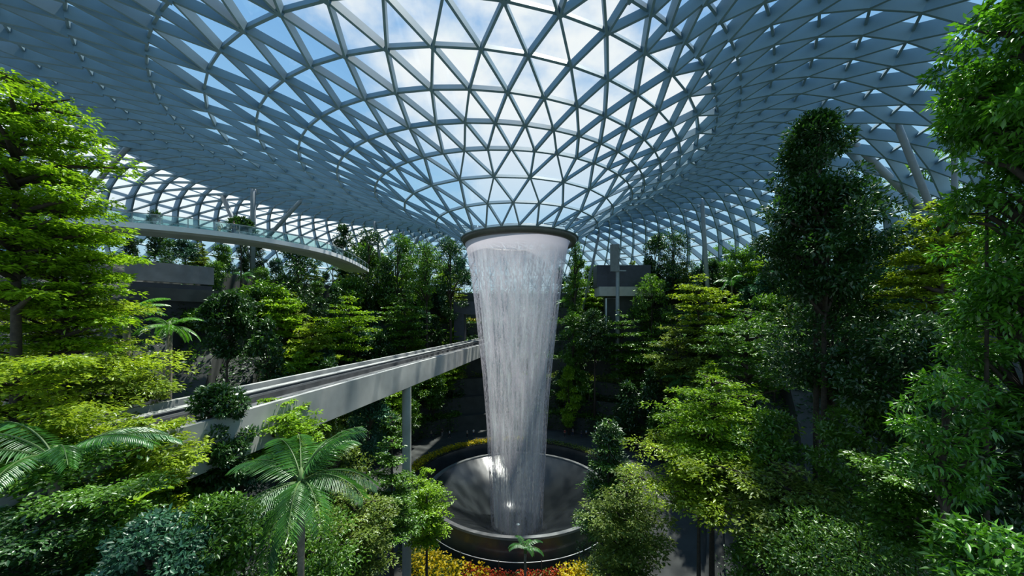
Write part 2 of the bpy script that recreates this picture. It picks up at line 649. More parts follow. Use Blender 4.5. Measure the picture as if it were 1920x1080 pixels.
def scatter_leaves(name, P, size, mat, label, flat=0.5, tone=None, cat=None, wide=0.42):
    n = len(P)
    d = RNG.normal(size=(n, 3))
    d[:, 2] = np.abs(d[:, 2]) * 0.5
    nv = np.tile(np.array([[0, 0, 1.0]]), (n, 1)) + RNG.normal(size=(n, 3)) * flat
    ln = size * RNG.uniform(0.6, 1.3, n)
    me = leaves_mesh(name, P, d, nv, ln, ln * wide, mat, tone)
    o = link(bpy.data.objects.new(name, me))
    return tag(o, label, cat or 'plants', None, 'stuff')


def arc_points(n, r0, r1, a0, a1, z, h, cx=VX, cy=VY):
    a = np.radians(RNG.uniform(a0, a1, n))
    r = RNG.uniform(r0, r1, n)
    return np.stack([cx + r * np.cos(a), cy + r * np.sin(a), z + RNG.uniform(0, 1, n) ** 1.3 * h], 1)


scatter_leaves('flower_bed', arc_points(2600, 17.1, 18.7, 85, 195, ZC - 25.75, 0.6), 0.34, M['flower_yellow'],
               'yellow flowers massed on the curved planter behind the basin', 0.8, cat='flowers', wide=0.7)
scatter_leaves('flower_bed_foliage', arc_points(2600, 17.0, 18.8, -10, 198, ZC - 25.75, 0.45), 0.4, M['olive'],
               'green foliage between the flowers on the curved planter', 0.8)
# front bed: yellow and red flowers below the basin wall
scatter_leaves('flower_bed', arc_points(1500, 16.4, 20.5, 226, 258, 0.8, 1.7), 0.36, M['flower_yellow'],
               'yellow flowers at the foot of the basin wall, left of centre', 0.8, cat='flowers', wide=0.7)
scatter_leaves('flower_bed', arc_points(500, 17, 20, 285, 296, 1.2, 1.7), 0.36, M['flower_yellow'],
               'small patch of yellow flowers at the foot of the basin wall, right of centre', 0.8, cat='flowers', wide=0.7)
scatter_leaves('flower_bed', arc_points(1700, 16.2, 18.2, 246, 292, 1.0, 1.0), 0.28, M['flower_red'],
               'red flowers along the foot of the basin wall at the bottom edge', 0.8, cat='flowers', wide=0.7)
scatter_leaves('flower_bed_foliage', arc_points(9000, 16.0, 20, 215, 325, 0.0, 1.7), 0.42, M['olive'],
               'low green foliage around the flowers in front of the basin', 0.8)

# cable railing around the near side of the basin
cr = empty('cable_railing', (VX + 0.2, VY, 0))
tag(cr, 'thin bright cable on slim dark posts curving around the near basin wall', 'railing')
mb = MB()
pts = []
for i in range(49):
    a = math.radians(215 + 110 * i / 48)
    pts.append((15.7 * math.cos(a), 15.7 * math.sin(a), 2.35))
mb.tube(pts, 0.05, 6)
mb.build('cable', M['white'], cr, True)
for i in range(6):
    a = math.radians(222 + 96 * i / 5)
    mb = MB()
    mb.tube([(15.7 * math.cos(a), 15.7 * math.sin(a), 0), (15.7 * math.cos(a), 15.7 * math.sin(a), 2.5)], 0.06, 6)
    mb.build('post', M['bronze'], cr)
#@@PART2
from mathutils.bvhtree import BVHTree
ROOF = BVHTree.FromPolygons([tuple(v) for v in glz_v], glz_f)
CAM = Vector((0, 0, ZC))


def ray(px, py):
    return Vector(((px - 960) / F, 1, -(py - HZ) / F))


def roof_hit(px, py):
    d = ray(px, py)
    h = ROOF.ray_cast(CAM, d.normalized())
    return h[0]


# ------------------------------------------------------------------ guideway
GZ = ZC - 5.0


def gx(y):
    return -18.2 + 0.16 * (y - 20.6)


gpath = [(gx(y), y, GZ) for y in np.linspace(6, 99, 32)]
gw = empty('train_guideway', (gx(40), 40, 0))
tag(gw, 'raised concrete train guideway crossing from the left behind the waterfall', 'guideway')
gloc = [(x - gx(40), y - 40, z) for x, y, z in gpath]


def gpart(name, sect, mat, label=None):
    b = MB()
    b.sweep(gloc, sect)
    return tag(b.build(name, mat, gw), label)


def rect(a0, a1, b0, b1):
    return [(a0, b0), (a1, b0), (a1, b1), (a0, b1)]


gpart('deck', [(-3.5, -1.15), (3.5, -1.15), (3.5, -2.5), (2.6, -2.9), (-2.6, -2.9), (-3.5, -2.5)], M['concrete'])
gpart('parapet', rect(-3.5, -3.1, -1.15, 0.0), M['concrete'])
gpart('parapet', rect(3.12, 3.5, -1.15, 0.0), M['concrete'])
gpart('track_bed', rect(-3.1, 3.12, -1.15, -1.05), M['track'], 'dark track bed between the parapets')
gpart('walkway', rect(-2.1, -1.55, -1.05, -0.28), M['track'], 'dark raised walkway wall along the track')
gpart('walkway_cap', rect(-2.15, -1.5, -0.28, -0.2), M['concrete'])
gpart('running_strip', rect(-0.7, -0.1, -1.05, -0.85), M['track'])
gpart('running_strip', rect(1.5, 2.1, -1.05, -0.85), M['track'])
gpart('guide_rail', rect(0.62, 0.78, -1.05, -0.62), M['rail'], 'steel guide rail')
gpart('power_rail', rect(2.55, 2.63, -0.75, -0.6), M['rail'], 'steel power rail')
gpart('power_rail', rect(-1.3, -1.22, -0.55, -0.4), M['rail'], 'steel power rail')
for yy, xx in ((41.0, -11.9),):
    b = MB()
    gzz = ground_z(xx, yy)
    b.tube([(xx - gx(40), yy - 40, gzz - 0.3), (xx - gx(40), yy - 40, GZ - 2.55)], 0.5, 16)
    b.build('pier', M['concrete'], gw)
# tunnel portal where the guideway enters the planted slope
px_, py_ = gx(91), 91
b = MB()
b.box((-6.3, 0, 27.0), (2.6, 2.0, 13.0))
b.box((6.3, 0, 27.0), (2.6, 2.0, 13.0))
b.box((0, 0, 35.0), (15.4, 2.4, 3.2))
o = b.build('tunnel_portal', M['darkwall'])
o.location = (px_, py_, 0)
o.rotation_euler = (0, 0, -0.16)
tag(o, 'dark concrete portal in the planted slope where the guideway disappears', 'portal')

# ------------------------------------------------------------------ canopy bridge (left)
BZ = 9.0
bp = []
for px, py in ((60, 424), (150, 429), (240, 436), (330, 443), (420, 452), (470, 458), (520, 466), (560, 473), (600, 482), (640, 496), (672, 512)):
    Y = F * BZ / (HZ - py)
    bp.append(((px - 960) / F * Y, Y, ZC + BZ))
# resample
bpts = [Vector(p) for p in bp]


def resample(pts, step):
    out = [pts[0].copy()]
    acc = 0.0
    for a, b_ in zip(pts, pts[1:]):
        L = (b_ - a).length
        t = step - acc
        while t <= L:
            out.append(a.lerp(b_, t / L))
            t += step
        acc = L - (t - step)
    return out


def smooth_path(pts, k=3):
    for _ in range(k):
        q = [pts[0]]
        for a, b_ in zip(pts, pts[1:]):
            q += [a.lerp(b_, 0.25), a.lerp(b_, 0.75)]
        q.append(pts[-1])
        pts = q
    return pts


bpath = resample(smooth_path(bpts), 1.0)
B0 = bpath[len(bpath) // 2].copy()
br = empty('canopy_bridge', B0)
tag(br, 'curved walkway bridge with glass balustrades high on the left below the roof edge', 'bridge')
bl = [p - B0 for p in bpath]


def bpart(name, sect, mat, label=None):
    b = MB()
    b.sweep(bl, sect)
    return tag(b.build(name, mat, br), label)


# section side: path runs away from the camera, so +side is towards the hall
bpart('deck', [(-1.9, 0.55), (1.9, 0.55), (2.0, 0.2), (1.4, 0.0), (-1.4, 0.0), (-2.0, 0.2)], M['concrete'])
bpart('edge_fascia', rect(1.92, 2.06, 0.15, 0.68), M['white'], 'pale metal edge strip')
bpart('edge_fascia', rect(-2.06, -1.92, 0.15, 0.68), M['white'], 'pale metal edge strip')
for sd in (1.85, -1.85):
    b = MB()
    b.sweep([p + Vector((0, 0, 0)) for p in bl], rect(sd - 0.02, sd + 0.02, 0.66, 1.66))
    b.build('glass_balustrade', M['railglass'], br)
    bpart('handrail', rect(sd - 0.04, sd + 0.04, 1.68, 1.76), M['greymetal'])
    for i in range(0, len(bl), 2):
        p = bl[i]
        d = (bl[min(i + 1, len(bl) - 1)] - bl[max(i - 1, 0)])
        d.z = 0
        d.normalize()
        s_ = Vector((d.y, -d.x, 0))
        q = p + s_ * sd
        b = MB()
        b.box((q.x, q.y, 1.15), (0.06, 0.06, 1.1))
        b.build('baluster', M['greymetal'], br)

# concrete terrace building below the bridge
cb = empty('concrete_terrace_block', (-43, 46, 0))
tag(cb, 'grey concrete terrace block with sun stripes, left below the walkway bridge', 'building')
dv = Vector((0.83, -0.55, 0)).normalized()      # faces the hall
ax = (Vector((0.55, 0.83, 0)).normalized(), -dv, Vector((0, 0, 1)))
b = MB()
b.box((-1.2, 1.2, ZC + 6.1), (8.6, 0.5, 2.4), ax)
b.build('parapet_wall', M['shadeconcrete'], cb)
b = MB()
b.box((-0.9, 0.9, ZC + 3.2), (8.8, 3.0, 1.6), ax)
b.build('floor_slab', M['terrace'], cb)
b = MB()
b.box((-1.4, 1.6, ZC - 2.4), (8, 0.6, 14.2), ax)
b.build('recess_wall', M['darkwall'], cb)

# ------------------------------------------------------------------ leaning roof columns
COLS = [((93, 335), (93, 215), 7, 'thick vertical grey column at the far left behind the bright tree'),
        ((190, 332), (250, 265), 6, 'grey column leaning right under the left roof edge'),
        ((450, 442), (413, 358), 5, 'pale column leaning left behind the walkway bridge'),
        ((474, 450), (475, 347), 5.5, 'dark vertical column rising behind the walkway bridge'),
        ((520, 425), (570, 370), 4, 'thin column leaning right beyond the bend of the walkway bridge'),
        ((706, 445), (700, 408), 2.5, 'short thin strut leaning left above the treetops left of the ring'),
        ((752, 465), (757, 425), 2.5, 'short upright thin strut above the treetops left of the ring'),
        ((770, 475), (787, 438), 2.5, 'thin strut leaning right, nearest the ring on its left'),
        ((1112, 490), (1125, 430), 2.5, 'thin strut leaning right just right of the ring'),
        ((1321, 450), (1316, 372), 4, 'vertical grey column against the lattice between the right treetops'),
        ((1722, 385), (1598, 265), 8, 'pale thick column leaning left behind the tall dark tree'),
        ((1745, 390), (1675, 215), 8, 'grey thick column leaning slightly left, further right than the pale one'),
        ((1790, 345), (1790, 250), 7, 'vertical grey column at the far right behind the leaves')]
for (b0, t0, hw, lab) in COLS:
    T = roof_hit(*t0)
    Y = T.y
    Bm = at(b0[0], b0[1], Y)
    d = Bm - T
    P = Bm.copy()
    k = 0
    while P.z > ground_z(P.x, P.y) - 0.2 and k < 400:
        P += d.normalized() * 0.25
        k += 1
    r = hw / F * Y / math.hypot(1, (t0[0] - 960) / F)
    b = MB()
    b.tube([P - P, (T - P) * 0.97, (T - P) * 0.985, T - P], [r, r, r * 0.55, r * 0.5], 14)
    o = b.build('roof_column', M['column'], None, True)
    o.location = P
    tag(o, lab, 'column', 'leaning roof columns')

# ------------------------------------------------------------------ things right of the waterfall
YK = 88
kb = empty('terrace_kiosk', (at(1168, 600, YK).x, YK, 26.3))
tag(kb, 'dark kiosk with a pale cream fascia on the back terrace right of the waterfall', 'building')
zz = lambda py: ZC - (py - HZ) / F * YK - 26.3
b = MB(); b.box((0, 0.2, (zz(539) + zz(556)) / 2), (12.6, 5.0, zz(539) - zz(556)))
b.build('fascia', M['cream'], kb)
b = MB(); b.box((1.0, 0.9, zz(556) / 2), (10.0, 3.0, zz(556)))
b.build('lower_wall', M['terrace'], kb)
b = MB(); b.box((0, 1.2, (zz(539) + zz(498)) / 2), (13.0, 4.0, zz(498) - zz(539)))
b.build('upper_wall', M['darkwall'], kb)
b = MB(); b.tube([(-4.8, -2.8, 0.1), (-4.8, -2.8, zz(561)), (-2.4, -2.8, zz(561)), (-2.4, -2.8, 0.1)], 0.16, 8)
o = b.build('pipe_frame', M['white'])
o.location = kb.location
tag(o, 'white pipe frame standing in front of the kiosk', 'frame')
ms = empty('equipment_mast', (at(1158, 600, 84).x, 84, ground_z(at(1158, 600, 84).x, 84)))
tag(ms, 'grey mast with a boxy equipment cabinet, right of the waterfall', 'mast')
hz_ = ZC - (458 - HZ) / F * 84 - ms.location.z
b = MB(); b.tube([(0, 0, 0), (0, 0, hz_)], 0.42, 12)
b.build('pole', M['greymetal'], ms)
b = MB(); b.box((-0.9, -0.6, hz_ - 3.3), (1.9, 0.5, 6.2))
b.build('cabinet', M['rim'], ms)
b = MB()
for k in range(5):
    b = MB()
    b.box((1.0, -0.5, hz_ - 1.0 - k * 1.3), (1.6, 0.3, 0.25))
    b.build('bracket', M['greymetal'], ms)
# stair rails on the back plaza
sr = empty('stair_railing', (at(1190, 600, 76).x, 76, 6.0))
tag(sr, 'sloping metal stair railing at the right end of the back plaza', 'railing')
for k in range(2):
    b = MB()
    b.tube([(-1.0 + k * 0.9, k * 0.7, 1.2), (2.6 + k * 0.9, k * 0.7, 6.6)], 0.09, 8)
    b.build('handrail', M['white'], sr)
b = MB()
b.sweep([(-1.0, 0.35, 0.3), (2.6, 0.35, 5.7)], rect(-0.6, 0.6, -0.35, 0.0))
b.build('stair_flight', M['greymetal'], sr)
#@@PART3
# ------------------------------------------------------------------ people
def skin_mesh(name, verts, edges, rad, root=0, lv=1):
    me = bpy.data.meshes.new(name)
    me.from_pydata(verts, edges, [])
    o = bpy.data.objects.new(name, me)
    C.objects.link(o)
    mo = o.modifiers.new('s', 'SKIN')
    mo.use_smooth_shade = True
    for i, sv in enumerate(me.skin_vertices[0].data):
        r = rad[i]
        sv.radius = (r, r) if not isinstance(r, tuple) else r
        sv.use_root = (i == root)
    ms_ = o.modifiers.new('d', 'SUBSURF')
    ms_.levels = lv
    ms_.render_levels = lv
    dg = bpy.context.evaluated_depsgraph_get()
    out_ = bpy.data.meshes.new_from_object(o.evaluated_get(dg))
    out_.name = name
    bpy.data.objects.remove(o)
    return out_


def figure(stride, arm):
    """one continuous body; stride opens the legs, arm bends the elbows"""
    v = [(0, 0, 0.95), (0, 0, 1.12), (0, 0, 1.32), (0, 0, 1.45), (0, 0.01, 1.52), (0, 0.02, 1.60), (0, 0.02, 1.70)]
    r = [(0.15, 0.11), (0.14, 0.10), (0.16, 0.11), (0.085, 0.075), 0.055, (0.078, 0.092), (0.07, 0.085)]
    e = [(0, 1), (1, 2), (2, 3), (3, 4), (4, 5), (5, 6)]
    for s in (-1, 1):
        b = len(v)
        f = stride * s
        v += [(0.10 * s, 0, 0.88), (0.105 * s, 0.5 * f, 0.50), (0.105 * s, 0.75 * f - 0.02, 0.09), (0.115 * s, 0.75 * f + 0.14, 0.04)]
        r += [0.095, 0.062, 0.043, 0.04]
        e += [(0, b), (b, b + 1), (b + 1, b + 2), (b + 2, b + 3)]
        b = len(v)
        v += [(0.18 * s, 0, 1.40), (0.245 * s, -0.4 * f, 1.13), (0.25 * s, 0.12 * arm - 0.6 * f, 0.90 + 0.12 * arm), (0.25 * s, 0.2 * arm - 0.7 * f, 0.81 + 0.16 * arm)]
        r += [0.06, 0.045, 0.034, 0.036]
        e += [(3, b), (b, b + 1), (b + 1, b + 2), (b + 2, b + 3)]
    body = skin_mesh('body', v, e, r)
    tv = [v[0], v[1], v[2], (0, 0, 1.44)]
    tr_ = [(0.175, 0.13), (0.16, 0.12), (0.18, 0.13), (0.10, 0.09)]
    te = [(0, 1), (1, 2), (2, 3)]
    for b in (11, 19):
        k = len(tv)
        tv += [v[b], tuple((np.array(v[b]) * 0.35 + np.array(v[b + 1]) * 0.65))]
        tr_ += [0.075, 0.062]
        te += [(3, k), (k, k + 1)]
    shirt = skin_mesh('shirt', tv, te, tr_)
    pv = [(0, 0, 1.0)]
    pr_ = [(0.165, 0.125)]
    pe = []
    for b in (7, 15):
        k = len(pv)
        pv += [v[b], v[b + 1], v[b + 2]]
        pr_ += [0.112, 0.08, 0.065]
        pe += [(0, k), (k, k + 1), (k + 1, k + 2)]
    trousers = skin_mesh('trousers', pv, pe, pr_)
    hb = MB()
    hb.lathe([(0.001, 1.80), (0.05, 1.79), (0.088, 1.745), (0.096, 1.69), (0.088, 1.645)], 14)
    hm = bpy.data.meshes.new('hair')
    hm.from_pydata([(x, y - 0.0, z) for x, y, z in hb.v], [], hb.f)
    return {'body': body, 'shirt': shirt, 'trousers': trousers, 'hair': hm}


POSES = [figure(0.0, 0.6), figure(0.26, 0.3), figure(0.04, 1.3)]
SHIRTS = {'red': cloth('red_cloth', (0.45, 0.06, 0.05)), 'white': cloth('white_cloth', (0.7, 0.7, 0.7)), 'navy': cloth('navy_cloth', (0.03, 0.04, 0.10)),
          'black': cloth('black_cloth', (0.02, 0.02, 0.022)), 'grey': cloth('grey_cloth', (0.25, 0.25, 0.26)), 'pale blue': cloth('blue_cloth', (0.28, 0.38, 0.52)),
          'yellow': cloth('yellow_cloth', (0.6, 0.48, 0.05)), 'beige': cloth('beige_cloth', (0.45, 0.38, 0.28))}
for ps in POSES:
    for k, me in ps.items():
        me.materials.clear()
        me.materials.append(M['skin'] if k == 'body' else M['hair'] if k == 'hair' else SHIRTS['black'])


def person(loc, rz, pose, shirt, pants, label, group):
    root = empty('person', loc, rz)
    tag(root, label, 'person', group)
    for k, me in POSES[pose].items():
        o = bpy.data.objects.new(k, me)
        link(o, root)
        if k in ('shirt', 'trousers'):
            o.material_slots[0].link = 'OBJECT'
            o.material_slots[0].material = SHIRTS[shirt if k == 'shirt' else pants]
    return root


for px, py, Y, rz, ps, sh, pa, lab in (
        (1059, 826, 80.5, 0.4, 0, 'red', 'black', 'person in red standing just right of the waterfall on the back plaza'),
        (1074, 826, 81.5, 2.6, 1, 'grey', 'navy', 'person in grey walking beside the one in red on the back plaza'),
        (1090, 822, 80.0, 1.2, 0, 'navy', 'navy', 'person in dark blue, left one of the pair by the pale paving'),
        (1099, 822, 80.4, -1.0, 2, 'pale blue', 'black', 'person in pale blue holding something up, right one of the pair by the pale paving'),
        (1116, 821, 81.0, 0.2, 0, 'white', 'grey', 'person in white standing further right on the back plaza'),
        (1127, 822, 79.5, 2.9, 1, 'black', 'black', 'person in black walking at the right end of the back plaza'),
        (888, 826, 81.0, 0.6, 0, 'white', 'navy', 'person in white standing close left of the waterfall on the back plaza'),
        (876, 827, 80.2, -0.7, 0, 'grey', 'black', 'person in grey left of the waterfall on the back plaza'),
        (843, 829, 80.0, 1.9, 1, 'white', 'black', 'person in a white top walking behind the yellow flowers'),
        (829, 829, 81.0, 0.3, 2, 'black', 'grey', 'person in a black top standing behind the yellow flowers'),
        (808, 831, 80.0, -0.4, 0, 'beige', 'navy', 'person in beige standing in the shade near the guideway pier, right one'),
        (797, 831, 80.6, 2.2, 0, 'pale blue', 'navy', 'person in pale blue standing in the shade near the guideway pier, left one')):
    x = (px - 960) / F * Y
    person((x, Y, 6.0), rz, ps, sh, pa, lab, 'people behind the basin')
for t, sd, rz, ps, sh, pa, lab in (
        (0.335, 0.5, 1.2, 1, 'white', 'beige', 'person in a white shirt walking on the high walkway bridge'),
        (0.36, 0.9, 0.5, 0, 'black', 'navy', 'person in black on the walkway bridge next to the white shirt'),
        (0.90, 0.3, 2.1, 0, 'white', 'grey', 'person in white at the far bend of the walkway bridge'),
        (0.93, 0.6, 0.1, 0, 'pale blue', 'navy', 'person in pale blue at the far end of the walkway bridge')):
    i = int(t * (len(bpath) - 1))
    p = bpath[i]
    person((p.x + sd, p.y, p.z + 0.55), rz, ps, sh, pa, lab, 'people on the walkway bridge')
q = at(592, 1078, 46)
person((q.x, q.y, 0), 0.8, 0, 'black', 'black', 'person in black on the pale path under the large palm', 'people on the path')
q = at(604, 1078, 46.5)
person((q.x, q.y, 0), -1.8, 1, 'red', 'navy', 'person in red walking on the pale path under the large palm', 'people on the path')


# ------------------------------------------------------------------ vegetation
class Leaf:
    def __init__(s):
        s.P, s.Dv, s.N, s.L, s.W, s.T = [], [], [], [], [], []

    def add(s, P, Dv, N, L, W, T=None):
        n = len(P)
        s.P.append(P); s.Dv.append(Dv); s.N.append(N)
        s.L.append(np.broadcast_to(L, (n,))); s.W.append(np.broadcast_to(W, (n,)))
        s.T.append(RNG.random(n) if T is None else T)

    def mesh(s, name, mat):
        return leaves_mesh(name, np.concatenate(s.P), np.concatenate(s.Dv), np.concatenate(s.N),
                           np.concatenate(s.L), np.concatenate(s.W), mat, np.concatenate(s.T))


def crown_layers(lf, wood, zb, Hc, R, tiers, nleaf, size, prof='dome', rt=0.1):
    """horizontal tiers of fine leaves, each carried by radial branches"""
    fs_ = np.linspace(0, 1, tiers)
    rr = []
    for f in fs_:
        if prof == 'cone':
            q = 1.0 - 0.85 * f
        elif prof == 'dome':
            q = (0.62 + 0.5 * f) if f < 0.45 else math.sqrt(max(0.03, 1 - ((f - 0.45) / 0.58) ** 2)) * 0.9
        else:
            q = 0.75 + 0.3 * math.sin(f * 7)
        rr.append(R * q * RNG.uniform(0.85, 1.1))
    tot = sum(r * r for r in rr)
    for f, r in zip(fs_, rr):
        z = zb + Hc * f
        n = max(30, int(nleaf * r * r / tot))
        nb = int(RNG.integers(5, 8))
        a0 = RNG.uniform(0, 2 * PI)
        per = n // nb
        for k in range(nb):
            a = a0 + 2 * PI * k / nb + RNG.normal() * 0.2
            rl = r * RNG.uniform(0.7, 1.12)
            tilt = RNG.normal() * 0.08 + 0.05
            zk = z + RNG.normal() * Hc / tiers * 0.25
            tipz = zk + tilt * rl
            wood.append(([(0, 0, zk - 0.22 * rl), (math.cos(a) * rl * 0.4, math.sin(a) * rl * 0.4, zk - 0.05 * rl), (math.cos(a) * rl * 0.95, math.sin(a) * rl * 0.95, tipz - 0.04)],
                         [rt * 0.5, rt * 0.3, rt * 0.08]))
            npad = 9
            m_ = max(2, per // npad)
            for j in range(npad):
                t = 0.22 + 0.78 * (j + RNG.uniform(0, 0.9)) / npad
                off = RNG.normal(0, 0.27 * r * (0.35 + 0.65 * t))
                cx = math.cos(a) * rl * t - math.sin(a) * off
                cy = math.sin(a) * rl * t + math.cos(a) * off
                pr = r * RNG.uniform(0.13, 0.24)
                ang = RNG.uniform(0, 2 * PI, m_)
                rad = pr * np.sqrt(RNG.uniform(0, 1, m_))
                P = np.stack([cx + rad * np.cos(ang), cy + rad * np.sin(ang),
                              zk + tilt * rl * t + RNG.normal(0, 0.10 * pr + 0.03, m_) - 0.25 * (rad ** 2) / max(pr, .01)], 1)
                dv = np.stack([np.cos(ang), np.sin(ang), RNG.normal(-0.1, 0.25, m_)], 1) + RNG.normal(0, 0.4, (m_, 3)) * np.array([1, 1, 0.3])
                nv = np.tile(np.array([[0, 0, 1.0]]), (m_, 1)) + RNG.normal(0, 0.33, (m_, 3))
                sz = size * RNG.uniform(0.65, 1.3, m_)
                lf.add(P, dv, nv, sz, sz * 0.48, np.clip(RNG.normal(RNG.uniform(0.25, 0.8), 0.2, m_), 0, 1))


def crown_clumps(lf, wood, zb, Hc, R, ncl, nleaf, size, shape='round', rt=0.1, rc=0.3, width=0.42, droop=0.1):
    """rounded clumps of leaves through an ellipsoid, column or cone"""
    per = max(6, nleaf // ncl)
    for k in range(ncl):
        f = RNG.uniform(0.03, 1)
        if shape == 'round':
            q = math.sqrt(max(0.0, 1 - (2 * f - 1) ** 2))
        elif shape == 'column':
            q = min(1, 3.2 * f) * (1 - max(0, f - 0.55) / 0.45) ** 0.55 if f < 1 else 0
        elif shape == 'cone':
            q = 1 - f
        else:
            q = 0.5 + 0.5 * math.sin(f * 9)
        a = RNG.uniform(0, 2 * PI)
        rad = R * q * math.sqrt(RNG.uniform(0.12, 1.0)) * 0.86
        c = np.array([rad * math.cos(a), rad * math.sin(a), zb + Hc * f])
        cr_ = R * rc * RNG.uniform(0.7, 1.25)
        if k % 2 == 0:
            wood.append(([(0, 0, max(zb * 0.3, c[2] - 0.5 * rad - 0.15 * Hc)), (c[0] * 0.6, c[1] * 0.6, c[2] - 0.1 * Hc * 0.5), tuple(c)],
                         [rt * 0.45, rt * 0.28, rt * 0.08]))
        d = RNG.normal(size=(per, 3))
        d = unit(d)
        d[:, 2] = d[:, 2] * 0.8 + 0.2
        P = c + d * cr_ * RNG.uniform(0.55, 1.08, per)[:, None] * np.array([1.1, 1.1, 0.8])
        dv = d * 0.7 + RNG.normal(0, 0.5, (per, 3))
        dv[:, 2] -= droop
        nv = np.tile(np.array([[0, 0, 1.0]]), (per, 1)) + d * 0.5 + RNG.normal(0, 0.35, (per, 3))
        sz = size * RNG.uniform(0.65, 1.3, per)
        lf.add(P, dv, nv, sz, sz * width, np.clip(RNG.normal(RNG.uniform(0.25, 0.75), 0.22, per), 0, 1))


def trunk_mesh(name, H, r, wood, mat, parent, lean=(0, 0)):
    b = MB()
    n = 6
    pts = [(lean[0] * (1 - t) * 0.3 + 0.05 * r * math.sin(5 * t), 0.3 * lean[1] * (1 - t), H * t) for t in np.linspace(0, 1, n)]
    pts[0] = (pts[0][0], pts[0][1], -0.4)
    b.tube(pts, [r * (1.25 if i == 0 else 1 - 0.75 * i / (n - 1)) for i in range(n)], 9)
    for p, rad in wood:
        b.tube(p, rad, 5)
    return b.build(name, mat, parent, True)


def tree(kind, base, H, Hc, R, label, leaf='green', nleaf=6000, size=0.3, group=None, name=None, cat='tree', rt=None, bark='bark', rz=None, **kw):
    """H: total height, Hc: crown height, R: crown radius"""
    root = empty(name or 'tree', base, RNG.uniform(0, 6) if rz is None else rz)
    tag(root, label, cat, group)
    lf, wood = Leaf(), []
    rt = rt or max(0.09, 0.012 * H)
    zb = H - Hc
    if kind == 'layer':
        crown_layers(lf, wood, zb, Hc, R, kw.get('tiers', 8), nleaf, size, kw.get('prof', 'dome'), rt)
    else:
        crown_clumps(lf, wood, zb, Hc, R, kw.get('ncl', 40), nleaf, size, kind, rt, kw.get('rc', 0.3), kw.get('width', 0.42), kw.get('droop', 0.1))
    trunk_mesh('trunk', H * 0.93, rt, wood, M[bark], root)
    me = lf.mesh('crown', M[leaf])
    link(bpy.data.objects.new('crown', me), root)
    return root


def frond_mesh(Lf, droop, e0, npair, ll, wl, mat, hang=0.5):
    """one feather frond along +X: arching midrib with two rows of leaflets"""
    ts = np.linspace(0, 1, 14)
    x, z, e = 0.0, 0.0, e0
    pts = []
    for i, t in enumerate(ts):
        pts.append((x, 0.0, z))
        st_ = Lf / 13
        x += st_ * math.cos(e)
        z += st_ * math.sin(e)
        e -= droop / 13
    pts = np.array(pts)
    tt = np.linspace(0.12, 1.0, npair)
    base = np.stack([np.interp(tt, ts, pts[:, i]) for i in range(3)], 1)
    P, Dv, Nv, Ln, Wd = [], [], [], [], []
    for s in (-1, 1):
        prof = np.sin(np.clip(0.18 + 0.82 * (1 - tt), 0, 1) * PI * 0.62) ** 0.7 * (0.35 + 0.65 * np.minimum(1, tt * 4))
        fwd = 0.35 + 0.4 * tt
        tang = np.gradient(base, axis=0)
        tang = unit(tang)
        dv = tang * fwd[:, None] + np.array([0, s, 0]) + np.array([0, 0, -hang]) * RNG.uniform(0.7, 1.3, npair)[:, None]
        # two segments per leaflet: first out, then hanging
        P.append(base); Dv.append(dv); Nv.append(np.tile([[0, 0, 1.0]], (npair, 1)) + np.array([0, s * 0.5, 0]))
        Ln.append(ll * prof); Wd.append(np.full(npair, wl))
    me = leaves_mesh('frond', np.concatenate(P), np.concatenate(Dv), np.concatenate(Nv), np.concatenate(Ln), np.concatenate(Wd), mat)
    b = MB()
    b.tube([tuple(p) for p in pts], [0.035 * Lf / 3 * (1 - 0.8 * t) for t in ts], 5)
    rib = bpy.data.meshes.new('midrib')
    rib.from_pydata(b.v, [], b.f)
    rib.materials.append(M['palm_shaft'])
    return me, rib


def palm(base, H, Lf, nf, label, e_list, droop=1.6, ll=0.75, wl=0.06, npair=44, mat='palm', group=None, name='palm_tree', rt=None, hang=0.5, cat='palm', meshes=None, az=None):
    root = empty(name, base)
    tag(root, label, cat, group)
    b = MB()
    rt = rt or 0.16
    b.tube([(0, 0, -0.3), (0.02, 0, H * 0.4), (-0.03, 0.02, H * 0.8), (0, 0, H)], [rt * 1.25, rt, rt * 0.9, rt * 1.1], 12)
    b.build('trunk', M['palebark'], root, True)
    if H > 2.5:
        b = MB()
        b.tube([(0, 0, H - 0.1), (0, 0, H + 0.45 * Lf / 3), (0, 0, H + 0.9 * Lf / 3)], [rt * 1.25, rt * 1.1, rt * 0.3], 10)
        b.build('crownshaft', M['palm_shaft'], root, True)
    if meshes is None:
        meshes = [frond_mesh(Lf, droop, e, npair, ll, wl, M[mat], hang) for e in e_list]
    for i in range(nf):
        k = i % len(meshes)
        o = bpy.data.objects.new('frond', meshes[k][0])
        link(o, root)
        link(bpy.data.objects.new('midrib', meshes[k][1]), o)
        o.location = (0, 0, H + 0.35 * Lf / 3)
        o.rotation_euler = (0, 0, az[i] if az else 2.4 * i + 0.3)
    return root


M['palm_shaft'] = surface('palm_crownshaft', (0.10, 0.17, 0.05), 0.6, var=0.15)


def hero(kind, px, ytop, ybot, hw, Y, label, **kw):
    """tree whose crown spans the given rows of the photograph at depth Y"""
    x = (px - 960) / F * Y
    zt = ZC - (ytop - HZ) / F * Y
    zb = ZC - (ybot - HZ) / F * Y
    gz = ground_z(x, Y)
    zb = max(zb, gz + 0.6)
    return tree(kind, (x, Y, gz), zt - gz, zt - zb, hw / F * Y, label, **kw)


GL, GR, GC = 'trees on the near left slope', 'trees on the near right slope', 'trees around the basin'
